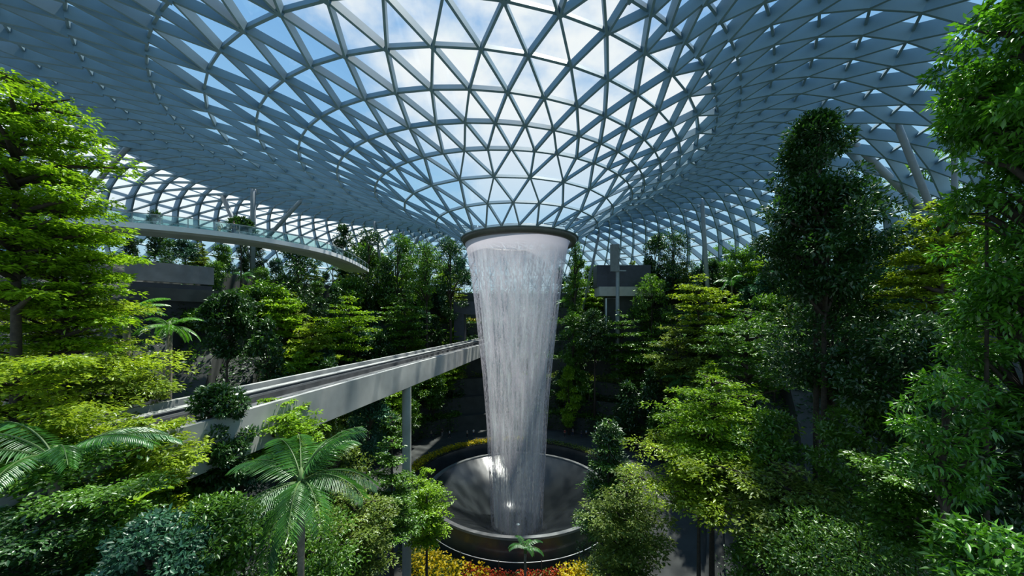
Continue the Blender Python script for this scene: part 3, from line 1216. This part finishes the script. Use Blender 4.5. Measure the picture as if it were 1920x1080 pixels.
# --- near left
hero('layer', 30, 150, 545, 170, 17, 'largest bright layered tree at the left edge, its crown reaching up to the roof', leaf='lime', nleaf=30000, size=0.24, tiers=10, group=GL, name='layered_tree')
hero('layer', 120, 390, 640, 125, 19, 'bright layered tree leaning out just right of the largest one at the left edge', leaf='lime', nleaf=17000, size=0.25, tiers=7, group=GL, name='layered_tree')
hero('layer', 100, 565, 745, 200, 20, 'wide yellow-green layered tree above the left end of the guideway', leaf='yellow', nleaf=26000, size=0.24, tiers=7, group=GL, name='layered_tree', prof='wavy')
hero('layer', 30, 690, 860, 150, 14, 'low yellow-green layered tree at the left edge below the guideway height', leaf='yellow', nleaf=17000, size=0.2, tiers=6, group=GL, name='layered_tree', prof='wavy')
hero('layer', 95, 860, 1010, 150, 12.5, 'spreading layered tree low at the left edge above the dark undergrowth', leaf='green', nleaf=16000, size=0.2, tiers=5, group=GL, name='layered_tree', prof='wavy')
hero('layer', 265, 800, 945, 110, 15, 'yellow-green layered tree below the left end of the guideway, beside the drooping palm frond', leaf='yellow', nleaf=14000, size=0.2, tiers=6, group=GL, name='layered_tree')
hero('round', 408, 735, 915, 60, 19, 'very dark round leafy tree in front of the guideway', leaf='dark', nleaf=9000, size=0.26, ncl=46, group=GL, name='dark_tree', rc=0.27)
hero('layer', 520, 752, 860, 95, 23, 'light green layered tree in front of the guideway girder, behind the large palm', leaf='lime', nleaf=11000, size=0.24, tiers=5, group=GL, name='layered_tree')
hero('round', 690, 752, 880, 46, 36, 'blue-green round tree beside the guideway pier', leaf='blue', nleaf=4500, size=0.36, ncl=34, group=GC, name='round_tree')
hero('layer', 735, 795, 985, 70, 33, 'layered tree with flat tiers between the guideway pier and the basin', leaf='green', nleaf=10000, size=0.28, tiers=7, group=GC, name='layered_tree', prof='cone')
hero('layer', 800, 888, 1010, 58, 37, 'bright layered tree overlapping the left side of the basin', leaf='lime', nleaf=8000, size=0.28, tiers=6, group=GC, name='layered_tree')
hero('layer', 668, 925, 1075, 90, 27, 'olive layered tree right of the large palm at the bottom edge', leaf='olive', nleaf=13000, size=0.25, tiers=7, group=GC, name='layered_tree')
hero('round', 385, 955, 1085, 90, 11.5, 'vivid green leafy shrub tree left of the large palm at the bottom edge', leaf='green', nleaf=9000, size=0.17, ncl=50, group=GL, name='leafy_tree')
hero('round', 280, 985, 1110, 85, 10, 'blue-green broad-leaved shrub at the bottom edge left of the vivid green one', leaf='blue', nleaf=6500, size=0.15, ncl=40, group=GL, name='shrub', cat='shrub', width=0.5)
hero('layer', 50, 985, 1160, 150, 9.5, 'dark shrub filling the bottom left corner', leaf='dark', nleaf=15000, size=0.14, tiers=6, prof='wavy', group=GL, name='shrub', cat='shrub')
hero('layer', 195, 925, 1150, 100, 10.5, 'dim green layered shrub at the bottom edge right of the corner one', leaf='green', nleaf=14000, size=0.14, tiers=7, prof='wavy', group=GL, name='shrub', cat='shrub')
hero('round', 290, 905, 1010, 75, 17, 'dark green tree behind the blue-green shrub at the bottom left', leaf='green', nleaf=6500, size=0.26, ncl=38, group=GL, name='leafy_tree')
hero('round', 455, 880, 1040, 75, 21, 'dark blue-green tree behind the left fronds of the large palm', leaf='blue', nleaf=6500, size=0.28, ncl=40, group=GL, name='leafy_tree')
hero('round', 615, 800, 960, 70, 30, 'dark olive tree behind the right fronds of the large palm', leaf='olive', nleaf=6000, size=0.3, ncl=40, group=GC, name='leafy_tree')
hero('layer', 215, 690, 790, 100, 21, 'brownish green layered tree at the left end of the guideway', leaf='olive', nleaf=10000, size=0.24, tiers=5, group=GL, name='layered_tree')
hero('round', 350, 850, 960, 62, 22, 'mid green tree below the dark round tree', leaf='green', nleaf=5200, size=0.28, ncl=36, group=GL, name='leafy_tree')
hero('round', 560, 985, 1110, 110, 21, 'green undergrowth tree around the trunk of the large palm', leaf='green', nleaf=8000, size=0.26, ncl=50, group=GL, name='leafy_tree')
# --- near right
hero('column', 1530, 222, 430, 62, 24, 'top spire tree of the right side, dark and narrow, reaching the lattice roof', leaf='dark', nleaf=15000, size=0.3, ncl=70, group=GR, name='columnar_tree', rt=0.3, rc=0.36)
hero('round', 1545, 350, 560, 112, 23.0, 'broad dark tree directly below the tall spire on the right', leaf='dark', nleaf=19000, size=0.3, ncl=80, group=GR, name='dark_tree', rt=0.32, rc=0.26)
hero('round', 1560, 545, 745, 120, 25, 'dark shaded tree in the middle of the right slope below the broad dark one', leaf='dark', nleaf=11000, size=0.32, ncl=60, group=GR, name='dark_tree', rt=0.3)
hero('layer', 1765, 385, 640, 115, 21, 'yellow-green layered tree below the pale leaning column on the right', leaf='yellow', nleaf=19000, size=0.25, tiers=9, group=GR, name='layered_tree')
hero('round', 1735, 300, 410, 70, 52, 'mid green tree between the two leaning columns on the right', leaf='green', nleaf=7000, size=0.4, ncl=44, group=GR, name='leafy_tree')
hero('layer', 1335, 712, 905, 118, 27, 'bright yellow-green layered tree right of the basin', leaf='lime', nleaf=20000, size=0.27, tiers=8, group=GC, name='layered_tree')
hero('layer', 1310, 850, 940, 115, 25, 'lower yellowish layered tree right of the basin under the bright one', leaf='yellow', nleaf=14000, size=0.25, tiers=6, group=GC, name='layered_tree', prof='wavy')
hero('cone', 1142, 795, 1040, 56, 37, 'dark pointed tree standing before the right rim of the basin', leaf='dark', nleaf=8000, size=0.36, ncl=60, group=GC, name='pointed_tree', rc=0.38)
hero('layer', 1140, 800, 985, 82, 36, 'open layered tree with light green tiers around the dark pointed one', leaf='green', nleaf=7000, size=0.28, tiers=6, group=GC, name='layered_tree', prof='cone')
hero('layer', 1175, 905, 1085, 88, 29, 'olive layered tree at the bottom edge right of the basin', leaf='olive', nleaf=15000, size=0.26, tiers=8, group=GC, name='layered_tree')
hero('round', 1440, 775, 1010, 80, 24, 'dark shaded tree right of the bright layered tree', leaf='green', nleaf=9000, size=0.3, ncl=50, group=GR, name='dark_tree')
hero('layer', 1480, 880, 1050, 120, 20, 'olive and yellow layered tree at the lower middle of the right slope', leaf='olive', nleaf=15000, size=0.24, tiers=7, group=GR, name='layered_tree')
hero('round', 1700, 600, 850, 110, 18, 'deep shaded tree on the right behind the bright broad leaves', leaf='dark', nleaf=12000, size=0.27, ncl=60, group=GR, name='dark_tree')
hero('round', 1620, 760, 1000, 85, 20, 'dark green tree around the tall trunk on the right', leaf='green', nleaf=8000, size=0.27, ncl=48, group=GR, name='dark_tree')
hero('layer', 1650, 640, 780, 110, 22, 'dim green layered tree left of the deep shaded tree on the right', leaf='green', nleaf=11000, size=0.26, tiers=6, group=GR, name='layered_tree')
hero('layer', 1400, 590, 720, 110, 36, 'dim layered tree behind the bright one right of the basin', leaf='green', nleaf=9000, size=0.36, tiers=6, group=GR, name='layered_tree')
hero('round', 1985, -60, 330, 175, 10, 'close tree with large bright leaves at the top right corner', leaf='glossy', nleaf=13000, size=0.24, ncl=90, group=GR, name='broadleaf_tree', width=0.36, droop=0.35, rc=0.2)
hero('round', 1850, 128, 300, 78, 12, 'bright clump-crowned tree reaching out below the top right corner tree', leaf='glossy', nleaf=5500, size=0.25, ncl=40, group=GR, name='broadleaf_tree', width=0.36, droop=0.3, rc=0.26, rt=0.1)
hero('round', 1960, 300, 580, 150, 11, 'close tree with large leaves at the right edge below the corner one', leaf='glossy', nleaf=12000, size=0.23, ncl=90, group=GR, name='broadleaf_tree', width=0.36, droop=0.35, rc=0.2)
hero('round', 1925, 520, 800, 130, 12, 'broad-leaved tree at the right edge at mid height', leaf='glossy', nleaf=11000, size=0.24, ncl=80, group=GR, name='broadleaf_tree', width=0.36, droop=0.35, rc=0.22)
hero('round', 1770, 700, 930, 85, 11.5, 'bright broad-leaved tree left of the right edge at lower mid height', leaf='glossy', nleaf=3400, size=0.26, ncl=40, group=GR, name='broadleaf_tree', width=0.3, droop=0.25)
hero('round', 1850, 1000, 1120, 85, 7.5, 'vivid green large-leaved shrub in the bottom right corner', leaf='glossy', nleaf=2000, size=0.22, ncl=34, group=GR, name='shrub', cat='shrub', width=0.36)
hero('round', 1860, 790, 1010, 90, 12.5, 'dark broad-leaved tree above the corner shrub at the right edge', leaf='dark', nleaf=6000, size=0.25, ncl=44, group=GR, name='broadleaf_tree')
hero('layer', 1720, 850, 1010, 120, 15, 'dim green layered tree low on the right left of the corner shrub', leaf='green', nleaf=12000, size=0.21, tiers=6, group=GR, name='layered_tree')
hero('round', 1590, 990, 1130, 150, 16, 'dark undergrowth tree at the bottom edge of the right slope', leaf='green', nleaf=15000, size=0.17, ncl=70, group=GR, name='dark_tree')
hero('round', 1425, 985, 1120, 60, 22, 'green shrub beside the pale path at the lower right', leaf='green', nleaf=5000, size=0.26, ncl=34, group=GR, name='shrub', cat='shrub')
for px, yt, yb, hw, Y, kd, lf_, lab in (
        (1078, 455, 600, 26, 90, 'column', 'green', 'slim green tree right beside the waterfall near its top'),
        (1074, 590, 700, 28, 84, 'column', 'green', 'slim green tree right beside the waterfall at half height'),
        (1066, 690, 800, 22, 82, 'column', 'lime', 'slim light green tree beside the lower waterfall behind the basin'),
        (1115, 585, 680, 36, 82, 'round', 'dark', 'dark tree below the left end of the kiosk'),
        (1165, 590, 700, 40, 81, 'layer', 'green', 'layered tree below the middle of the kiosk'),
        (1222, 520, 640, 40, 84, 'round', 'green', 'green tree at the right end of the kiosk'),
        (1262, 432, 600, 46, 88, 'round', 'dark', 'broad dark tree right of the kiosk, top against the lattice'),
        (1228, 438, 560, 26, 92, 'column', 'dark', 'slim dark tree right of the mast, top against the lattice'),
        (1352, 455, 560, 30, 90, 'round', 'green', 'small green tree just right of the upright column in the lattice'),
        (1205, 625, 745, 56, 79, 'layer', 'green', 'wide layered tree below the kiosk and left of the dim slope'),
        (1270, 600, 740, 55, 70, 'layer', 'olive', 'olive layered tree behind the bright one right of the basin'),
        (1310, 520, 640, 55, 68, 'layer', 'yellow', 'yellowish layered tree at middle height right of the kiosk'),
        (845, 450, 600, 38, 90, 'round', 'dark', 'dark tree touching the waterfall on its left near the ring'),
        (800, 462, 580, 42, 84, 'round', 'green', 'green tree second left of the waterfall below the ring'),
        (745, 448, 600, 44, 88, 'round', 'green', 'green tree third left of the waterfall with its top below the struts'),
        (690, 440, 590, 46, 86, 'round', 'dark', 'dark tree at the far end of the walkway bridge'),
        (655, 560, 670, 60, 70, 'layer', 'lime', 'light layered tree above the middle of the guideway'),
        (585, 610, 690, 48, 60, 'layer', 'yellow', 'yellow-green layered tree just above the guideway'),
        (760, 560, 660, 55, 80, 'layer', 'green', 'layered tree above the guideway left of the tunnel portal'),
        (430, 560, 690, 50, 56, 'round', 'dark', 'dark tree on the terraces behind the left part of the guideway'),
        (385, 585, 700, 42, 50, 'round', 'green', 'green tree right below the concrete terrace block'),
        (425, 552, 670, 40, 46, 'round', 'dark', 'dark bushy tree between the concrete terrace block and the guideway'),
        (452, 415, 455, 24, 62, 'round', 'dark', 'small dark tree between the two columns behind the walkway bridge'),
        (500, 540, 680, 52, 62, 'round', 'green', 'green tree on the terraces behind the guideway, right of the concrete block'),
        (560, 470, 600, 46, 72, 'round', 'dark', 'dark tree under the bend of the walkway bridge')):
    hero(kd, px, yt, yb, hw, Y, lab, leaf=lf_, nleaf=5200, size=0.55, ncl=40, tiers=7, group='trees on the back slope',
         name='layered_tree' if kd == 'layer' else 'columnar_tree' if kd == 'column' else 'leafy_tree')
# --- palms
q = at(565, 905, 17)
gz = ground_z(q.x, q.y)
palm((q.x, q.y, gz), q.z - gz - 0.4, 3.7, 15, 'large feather palm in front at the bottom, fronds spread like a fan', [1.35, 0.85, 0.45, 0.95, 0.15, 0.6, 1.1, -0.3],
     droop=1.45, ll=1.15, wl=0.05, npair=42, group='feather palms', hang=0.35)
q = at(105, 880, 12)
gz = ground_z(q.x, q.y)
palm((q.x, q.y, gz), q.z - gz - 0.2, 3.3, 10, 'feather palm at the lower left with one long bright frond arching right', [0.9, 0.75, 0.5, 1.1], droop=1.5, ll=0.62, wl=0.06, npair=52, group='feather palms',
     az=[0.1, 1.3, 2.5, 3.6, -0.6, 0.7, 1.9, 3.0, 4.2, 5.2])
q = at(238, 600, 25)
gz = ground_z(q.x, q.y)
palm((q.x, q.y, gz), q.z - gz, 2.6, 16, 'bushy cycad-like palm with upright fronds on the left slope', [1.1, 0.6, 0.2, 0.9], droop=1.2, ll=0.5, wl=0.07, npair=30, group='feather palms', rt=0.2, mat='glossy')
q = at(318, 618, 27)
gz = ground_z(q.x, q.y)
palm((q.x, q.y, gz), q.z - gz, 2.2, 12, 'small arching palm right of the bushy one on the left slope', [0.9, 0.4, 0.1], droop=1.4, ll=0.5, wl=0.07, npair=28, group='feather palms', mat='glossy')
q = at(985, 1035, 40)
palm((q.x, q.y, 0), q.z, 2.4, 7, 'single drooping palm plant in front of the basin wall', [1.2, 0.8], droop=2.0, ll=0.5, wl=0.1, npair=24, group='feather palms')
q = at(250, 955, 12)
gz = ground_z(q.x, q.y)
bn = empty('banana_plant', (q.x, q.y, gz))
tag(bn, 'banana-like plant with long pale green upright leaves at the lower left', 'plant')
b = MB()
b.tube([(0, 0, -0.2), (0, 0, q.z - gz)], [0.12, 0.07], 8)
b.build('stem', M['palm_shaft'], bn, True)
for i in range(6):
    a = 1.05 * i + 0.4
    nn = 9
    P = []
    bm_ = MB()
    L_ = 1.5
    for k in range(nn):
        t = k / (nn - 1)
        w_ = 0.2 * math.sin(PI * min(1, t * 0.93 + 0.05)) ** 0.7
        cx_, cz_ = L_ * (0.45 * t + 0.25 * t * t), L_ * (0.95 * t - 0.62 * t * t)
        for s in (-1, 0, 1):
            P.append((cx_ * math.cos(a) - s * w_ * math.sin(a), cx_ * math.sin(a) + s * w_ * math.cos(a), q.z - gz + cz_ + (0.06 if s else 0)))
    bm_.add(P, [(3 * k + j, 3 * k + j + 1, 3 * k + j + 4, 3 * k + j + 3) for k in range(nn - 1) for j in (0, 1)])
    o = bm_.build('leaf', M['lime'], bn, True)
    at_ = o.data.attributes.new('leaf_tone', 'FLOAT', 'POINT')
    at_.data.foreach_set('value', [0.75] * len(o.data.vertices))

# --- background trees on the terraces, copies of a few prototypes
def copy_tree(src, loc, rz, s, label, group):
    r = src.copy()
    C.objects.link(r)
    r.location = loc
    r.rotation_euler = (0, 0, rz)
    r.scale = s
    r['label'] = label
    r['group'] = group
    for ch in list(src.children):
        c = ch.copy()
        C.objects.link(c)
        c.parent = r
        for gc in ch.children:
            d = gc.copy()
            C.objects.link(d)
            d.parent = c
    return r


PROTO = {}


def proto(kind):
    if kind in PROTO:
        return PROTO[kind], False
    z0 = (0, 0, 0)
    if kind == 'round dark green':
        t = tree('round', z0, 8, 5.6, 2.5, 'x', leaf='green', nleaf=2600, size=0.48, ncl=34, name='leafy_tree', rz=0)
    elif kind == 'dark narrow':
        t = tree('column', z0, 10, 8.4, 1.9, 'x', leaf='dark', nleaf=2600, size=0.5, ncl=40, name='columnar_tree', rz=0, rc=0.36)
    elif kind == 'light layered':
        t = tree('layer', z0, 7, 4.6, 2.9, 'x', leaf='lime', nleaf=3400, size=0.42, tiers=6, name='layered_tree', rz=0)
    elif kind == 'olive layered':
        t = tree('layer', z0, 8, 5.8, 2.7, 'x', leaf='olive', nleaf=3400, size=0.44, tiers=7, name='layered_tree', rz=0, prof='cone')
    elif kind == 'blue-green round':
        t = tree('round', z0, 7, 5.0, 2.4, 'x', leaf='blue', nleaf=2400, size=0.5, ncl=32, name='round_tree', rz=0)
    elif kind == 'fan of fronds palm':
        t = palm(z0, 5.5, 2.7, 12, 'x', [1.0, 0.5, 0.1, 0.75], droop=1.5, ll=0.8, wl=0.14, npair=18, name='palm_tree')
    elif kind == 'low frond cluster':
        t = palm(z0, 1.2, 2.4, 13, 'x', [1.2, 0.7, 0.3, 0.95], droop=1.3, ll=0.6, wl=0.14, npair=16, name='fern_palm', mat='glossy')
    PROTO[kind] = t
    return t, True


KINDS = ['round dark green', 'dark narrow', 'light layered', 'olive layered', 'blue-green round', 'fan of fronds palm', 'low frond cluster']
ORD = ['first', 'second', 'third', 'fourth', 'fifth', 'sixth', 'seventh', 'eighth', 'ninth', 'tenth', 'eleventh', 'twelfth', 'thirteenth', 'fourteenth',
       'fifteenth', 'sixteenth', 'seventeenth', 'eighteenth', 'nineteenth', 'twentieth', 'twenty-first', 'twenty-second', 'twenty-third', 'twenty-fourth']
ROWS = [(25.9, 'back plaza edge', 6, 1.0), (28.5, 'lowest planted terrace', 5, 1.0), (30.5, 'second terrace up', 5, 1.0), (33.0, 'third terrace up', 5.0, 1.0),
        (36.4, 'fourth terrace up', 5, 1.0), (40.2, 'fifth terrace up', 4.8, 1.0), (44.2, 'sixth terrace up', 4.6, 1.05), (48.2, 'seventh terrace up', 4.6, 1.1),
        (53.0, 'top terrace', 4.4, 1.35), (60.0, 'top terrace edge', 6, 1.1)]
rr_ = random.Random(11)
for ri, (r, nm, sp, hs) in enumerate(ROWS):
    cand = []
    a = -180.0
    while a < 180:
        a += math.degrees(sp / r) * rr_.uniform(0.85, 1.2)
        rj = r + rr_.uniform(-1.0, 1.0)
        x, y = GX + rj * math.sin(math.radians(a)), GY + rj * math.cos(math.radians(a))   # a = 0 points away from the camera
        if abs(a) > 112 or y < 20:
            continue
        pxl = 960 + F * x / y
        if pxl < -40 or pxl > 1960:
            continue
        # keep clear: guideway, kiosk and mast, bridge block, sight line of the waterfall
        if abs(x - gx(y)) < 5.6 and y < 90:
            continue
        if 18 < x < 37 and 72 < y < 92 and r > 28:
            continue
        if -52 < x < -34 and 34 < y < 54:
            continue
        if 880 < pxl < 1050:
            continue
        if nm == 'back plaza edge' and (790 < pxl < 1150):
            continue
        cand.append((pxl, x, y))
    for side, sel in (('left', [c for c in cand if c[0] < 965]), ('right', [c for c in cand if c[0] >= 965])):
        sel.sort()
        for i, (pxl, x, y) in enumerate(sel):
            w = rr_.random()
            gzz = ground_z(x, y)
            up = ROOF.ray_cast(Vector((x, y, gzz)), Vector((0, 0, 1)))
            if up[0] is None:
                continue
            s = min(hs * rr_.uniform(0.9, 1.35), (up[0].z - gzz - 2.2) / 11.5)
            if ri >= 6 and pxl < 640:
                s = min(s, 0.66)
            if s < 0.4:
                continue
            if ri >= 8:
                kind = KINDS[0] if w < 0.32 else KINDS[1] if w < 0.55 else KINDS[4] if w < 0.7 else KINDS[5] if w < 0.86 else KINDS[3]
            else:
                kind = KINDS[0] if w < 0.24 else KINDS[1] if w < 0.36 else KINDS[2] if w < 0.54 else KINDS[3] if w < 0.66 else KINDS[4] if w < 0.78 else KINDS[5] if w < 0.87 else KINDS[6]
            t, fresh = proto(kind)
            loc = (x, y, ground_z(x, y))
            what = {'round dark green': 'round green tree', 'dark narrow': 'dark narrow tree', 'light layered': 'light green layered tree', 'olive layered': 'olive layered tree',
                    'blue-green round': 'blue-green round tree', 'fan of fronds palm': 'tall feather palm', 'low frond cluster': 'low fern-like palm'}[kind]
            lab = '%s, %s plant from left, %s, %s of waterfall' % (what, ORD[i], nm, side)
            grp = 'plants on the ' + nm
            sc_ = (s * rr_.uniform(0.9, 1.1), s, s * rr_.uniform(0.9, 1.15))
            if fresh:
                t.location = loc
                t.rotation_euler = (0, 0, rr_.uniform(0, 6))
                t.scale = sc_
                t['label'] = lab
                t['group'] = grp
            else:
                copy_tree(t, loc, rr_.uniform(0, 6.28), sc_, lab, grp)

# --- undergrowth on the terraces: nobody could count it
def terrace_cover(n, ra, rb, size, mat, label, h=1.0):
    a = RNG.uniform(-112, 112, n)
    r = RNG.uniform(ra, rb, n)
    x = GX + r * np.sin(np.radians(a))
    y = GY + r * np.cos(np.radians(a))
    gz_ = np.array([ground_z(p, q_) for p, q_ in zip(x, y)])
    lump = 0.5 + 0.5 * np.sin(x * 0.9) * np.cos(y * 1.1 + x * 0.3)
    z = gz_ + RNG.uniform(0, 1, n) ** 1.2 * h * (0.4 + lump)
    k = (np.abs(x - np.array([gx(v) for v in y])) > 4.2) | (y > 92)
    P = np.stack([x, y, z], 1)[k]
    scatter_leaves('undergrowth', P, size, mat, label, 0.6)


for (a, b_, z), mname, nm in zip(STEPS, ('green', 'dark', 'olive', 'green', 'dark', 'green', 'dark'),
                                 ('lowest planted terrace', 'second terrace up', 'third terrace up', 'fourth terrace up', 'fifth terrace up', 'sixth terrace up', 'seventh terrace up')):
    terrace_cover(9000, a, b_ - 0.1, 0.55, M[mname], 'leafy undergrowth covering the ' + nm, 1.3)
terrace_cover(12000, 50.1, 64, 0.6, M['dark'], 'leafy undergrowth covering the top terrace', 1.5)


def hanging(n, size, mat, label):
    """creepers hanging over the terrace walls"""
    k = RNG.integers(0, len(STEPS), n)
    rb = np.array([s[0] for s in STEPS])[k] - 0.15 + RNG.uniform(-0.35, 0.05, n)
    z1 = np.array([s[2] for s in STEPS])[k]
    z0 = np.array([6.0] + [s[2] for s in STEPS[:-1]])[k]
    a = RNG.uniform(-110, 110, n)
    dens = np.sin(a * 0.35 + k * 1.7) + np.sin(a * 0.9 + k) * 0.6
    keep = dens > RNG.uniform(-1.6, 0.6, n)
    z = z1 + 0.3 - (z1 - z0) * RNG.uniform(0, 1, n) ** 1.3
    x = GX + rb * np.sin(np.radians(a))
    y = GY + rb * np.cos(np.radians(a))
    w = np.array([sstep(48, 80, 180 - abs(v)) for v in a])
    keep &= w > 0.97
    keep &= (np.abs(x - np.array([gx(v) for v in y])) > 4.4)
    scatter_leaves('hanging_creeper', np.stack([x, y, z], 1)[keep], size, mat, label, 1.0)


hanging(30000, 0.5, M['dark'], 'dark creepers hanging over the terrace walls')
hanging(14000, 0.5, M['green'], 'green creepers hanging over the terrace walls')
# rows of yellow blossom along two terrace edges on the left
for rz_, zt_, lab in ((42.2, 31.0, 'row of yellow blossom along the upper terrace edge left of the waterfall'),
                      (34.7, 22.0, 'row of yellow blossom along the middle terrace edge left of the waterfall')):
    n = 700
    a = np.radians(RNG.uniform(-75, -14, n))
    scatter_leaves('blossom_row', np.stack([GX + (rz_ + RNG.uniform(0, .5, n)) * np.sin(a), GY + (rz_ + RNG.uniform(0, .5, n)) * np.cos(a), zt_ + RNG.uniform(0.6, 1.5, n)], 1),
                   0.34, M['flower_yellow'], lab, 0.8, cat='flowers', wide=0.7)
# undergrowth on the near slopes
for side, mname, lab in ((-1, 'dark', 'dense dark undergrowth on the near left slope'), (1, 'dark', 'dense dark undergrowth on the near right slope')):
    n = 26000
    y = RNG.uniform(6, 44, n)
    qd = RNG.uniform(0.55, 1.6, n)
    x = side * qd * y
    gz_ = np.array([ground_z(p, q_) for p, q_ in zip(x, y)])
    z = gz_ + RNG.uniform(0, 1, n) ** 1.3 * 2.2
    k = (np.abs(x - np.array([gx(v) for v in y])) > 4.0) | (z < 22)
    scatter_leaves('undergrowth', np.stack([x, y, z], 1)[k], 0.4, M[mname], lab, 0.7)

# ------------------------------------------------------------------ sky, sun, camera
wd = bpy.data.worlds.new('sky')
sc.world = wd
wd.use_nodes = True
nt = wd.node_tree
nt.nodes.clear()
N, L = nt.nodes, nt.links
wo = N.new('ShaderNodeOutputWorld')
bg = N.new('ShaderNodeBackground')
tc = N.new('ShaderNodeTexCoord')
n1 = N.new('ShaderNodeTexNoise')
n1.inputs['Scale'].default_value = 2.6
n1.inputs['Detail'].default_value = 7
n1.inputs['Roughness'].default_value = 0.55
mp = N.new('ShaderNodeMapping')
mp.inputs['Location'].default_value = (0.35, 0.1, 0.6)
mp.inputs['Scale'].default_value = (1, 1, 1.6)
L.new(tc.outputs['Generated'], mp.inputs['Vector'])
L.new(mp.outputs['Vector'], n1.inputs['Vector'])
# the big cloud bank: towards the waterfall, a little left
dt_ = N.new('ShaderNodeVectorMath')
dt_.operation = 'DOT_PRODUCT'
cd = Vector((-0.06, 0.84, 0.54)).normalized()
dt_.inputs[1].default_value = cd
L.new(tc.outputs['Generated'], dt_.inputs[0])
mr = N.new('ShaderNodeMapRange')
mr.inputs['From Min'].default_value = 0.80
mr.inputs['From Max'].default_value = 1.0
mr.inputs['To Min'].default_value = 0.0
mr.inputs['To Max'].default_value = 0.20
L.new(dt_.outputs['Value'], mr.inputs['Value'])
ad = N.new('ShaderNodeMath')
ad.operation = 'ADD'
L.new(n1.outputs['Fac'], ad.inputs[0])
L.new(mr.outputs['Result'], ad.inputs[1])
cr_ = N.new('ShaderNodeMapRange')
cr_.inputs['From Min'].default_value = 0.53
cr_.inputs['From Max'].default_value = 0.74
cr_.interpolation_type = 'SMOOTHSTEP'
L.new(ad.outputs['Value'], cr_.inputs['Value'])
sx = N.new('ShaderNodeSeparateXYZ')
L.new(tc.outputs['Generated'], sx.inputs['Vector'])
sk = N.new('ShaderNodeValToRGB')
sk.color_ramp.elements[0].position = 0.0
sk.color_ramp.elements[0].color = (0.56, 0.76, 0.80, 1)
sk.color_ramp.elements[1].position = 0.75
sk.color_ramp.elements[1].color = (0.16, 0.40, 0.80, 1)
e_ = sk.color_ramp.elements.new(0.28)
e_.color = (0.36, 0.62, 0.86, 1)
L.new(sx.outputs['Z'], sk.inputs['Fac'])
mx = N.new('ShaderNodeMix')
mx.data_type = 'RGBA'
hz2 = N.new('ShaderNodeMapRange')
hz2.inputs['From Min'].default_value = 0.26
hz2.inputs['From Max'].default_value = 0.52
hz2.inputs['To Min'].default_value = 0.25
L.new(sx.outputs['Z'], hz2.inputs['Value'])
cm = N.new('ShaderNodeMath')
cm.operation = 'MULTIPLY'
L.new(cr_.outputs['Result'], cm.inputs[0])
L.new(hz2.outputs['Result'], cm.inputs[1])
L.new(cm.outputs['Value'], mx.inputs['Factor'])
L.new(sk.outputs['Color'], mx.inputs['A'])
mx.inputs['B'].default_value = (1.0, 1.0, 1.0, 1)
L.new(mx.outputs['Result'], bg.inputs['Color'])
bg.inputs['Strength'].default_value = 1.0
L.new(bg.outputs['Background'], wo.inputs['Surface'])

su = bpy.data.lights.new('sun', 'SUN')
su.energy = 10.0
su.angle = math.radians(2.0)
su.color = (1.0, 0.95, 0.86)
so = link(bpy.data.objects.new('sun', su))
sd = Vector((0.20, 0.27, 0.94)).normalized()
so.rotation_euler = sd.to_track_quat('Z', 'Y').to_euler()
so.location = (0, 40, 110)

cam = bpy.data.cameras.new('camera')
cam.sensor_width = 36
cam.lens = F / 1920 * 36
cam.shift_y = (HZ - 540) / 1920
cam.clip_end = 2000
co = link(bpy.data.objects.new('camera', cam))
co.location = (0, 0, ZC)
co.rotation_euler = (PI / 2, 0, 0)
sc.camera = co
sc.view_settings.view_transform = 'Standard'
sc.view_settings.look = 'None'
sc.view_settings.gamma = 1
sc.view_settings.exposure = 0.05
sc.cycles.use_denoising = True
sc.cycles.max_bounces = 6
sc.cycles.diffuse_bounces = 3
sc.cycles.glossy_bounces = 2
sc.cycles.transmission_bounces = 2
sc.cycles.transparent_max_bounces = 16
sc.cycles.caustics_reflective = False
sc.cycles.caustics_refractive = False
sc.cycles.sample_clamp_indirect = 4
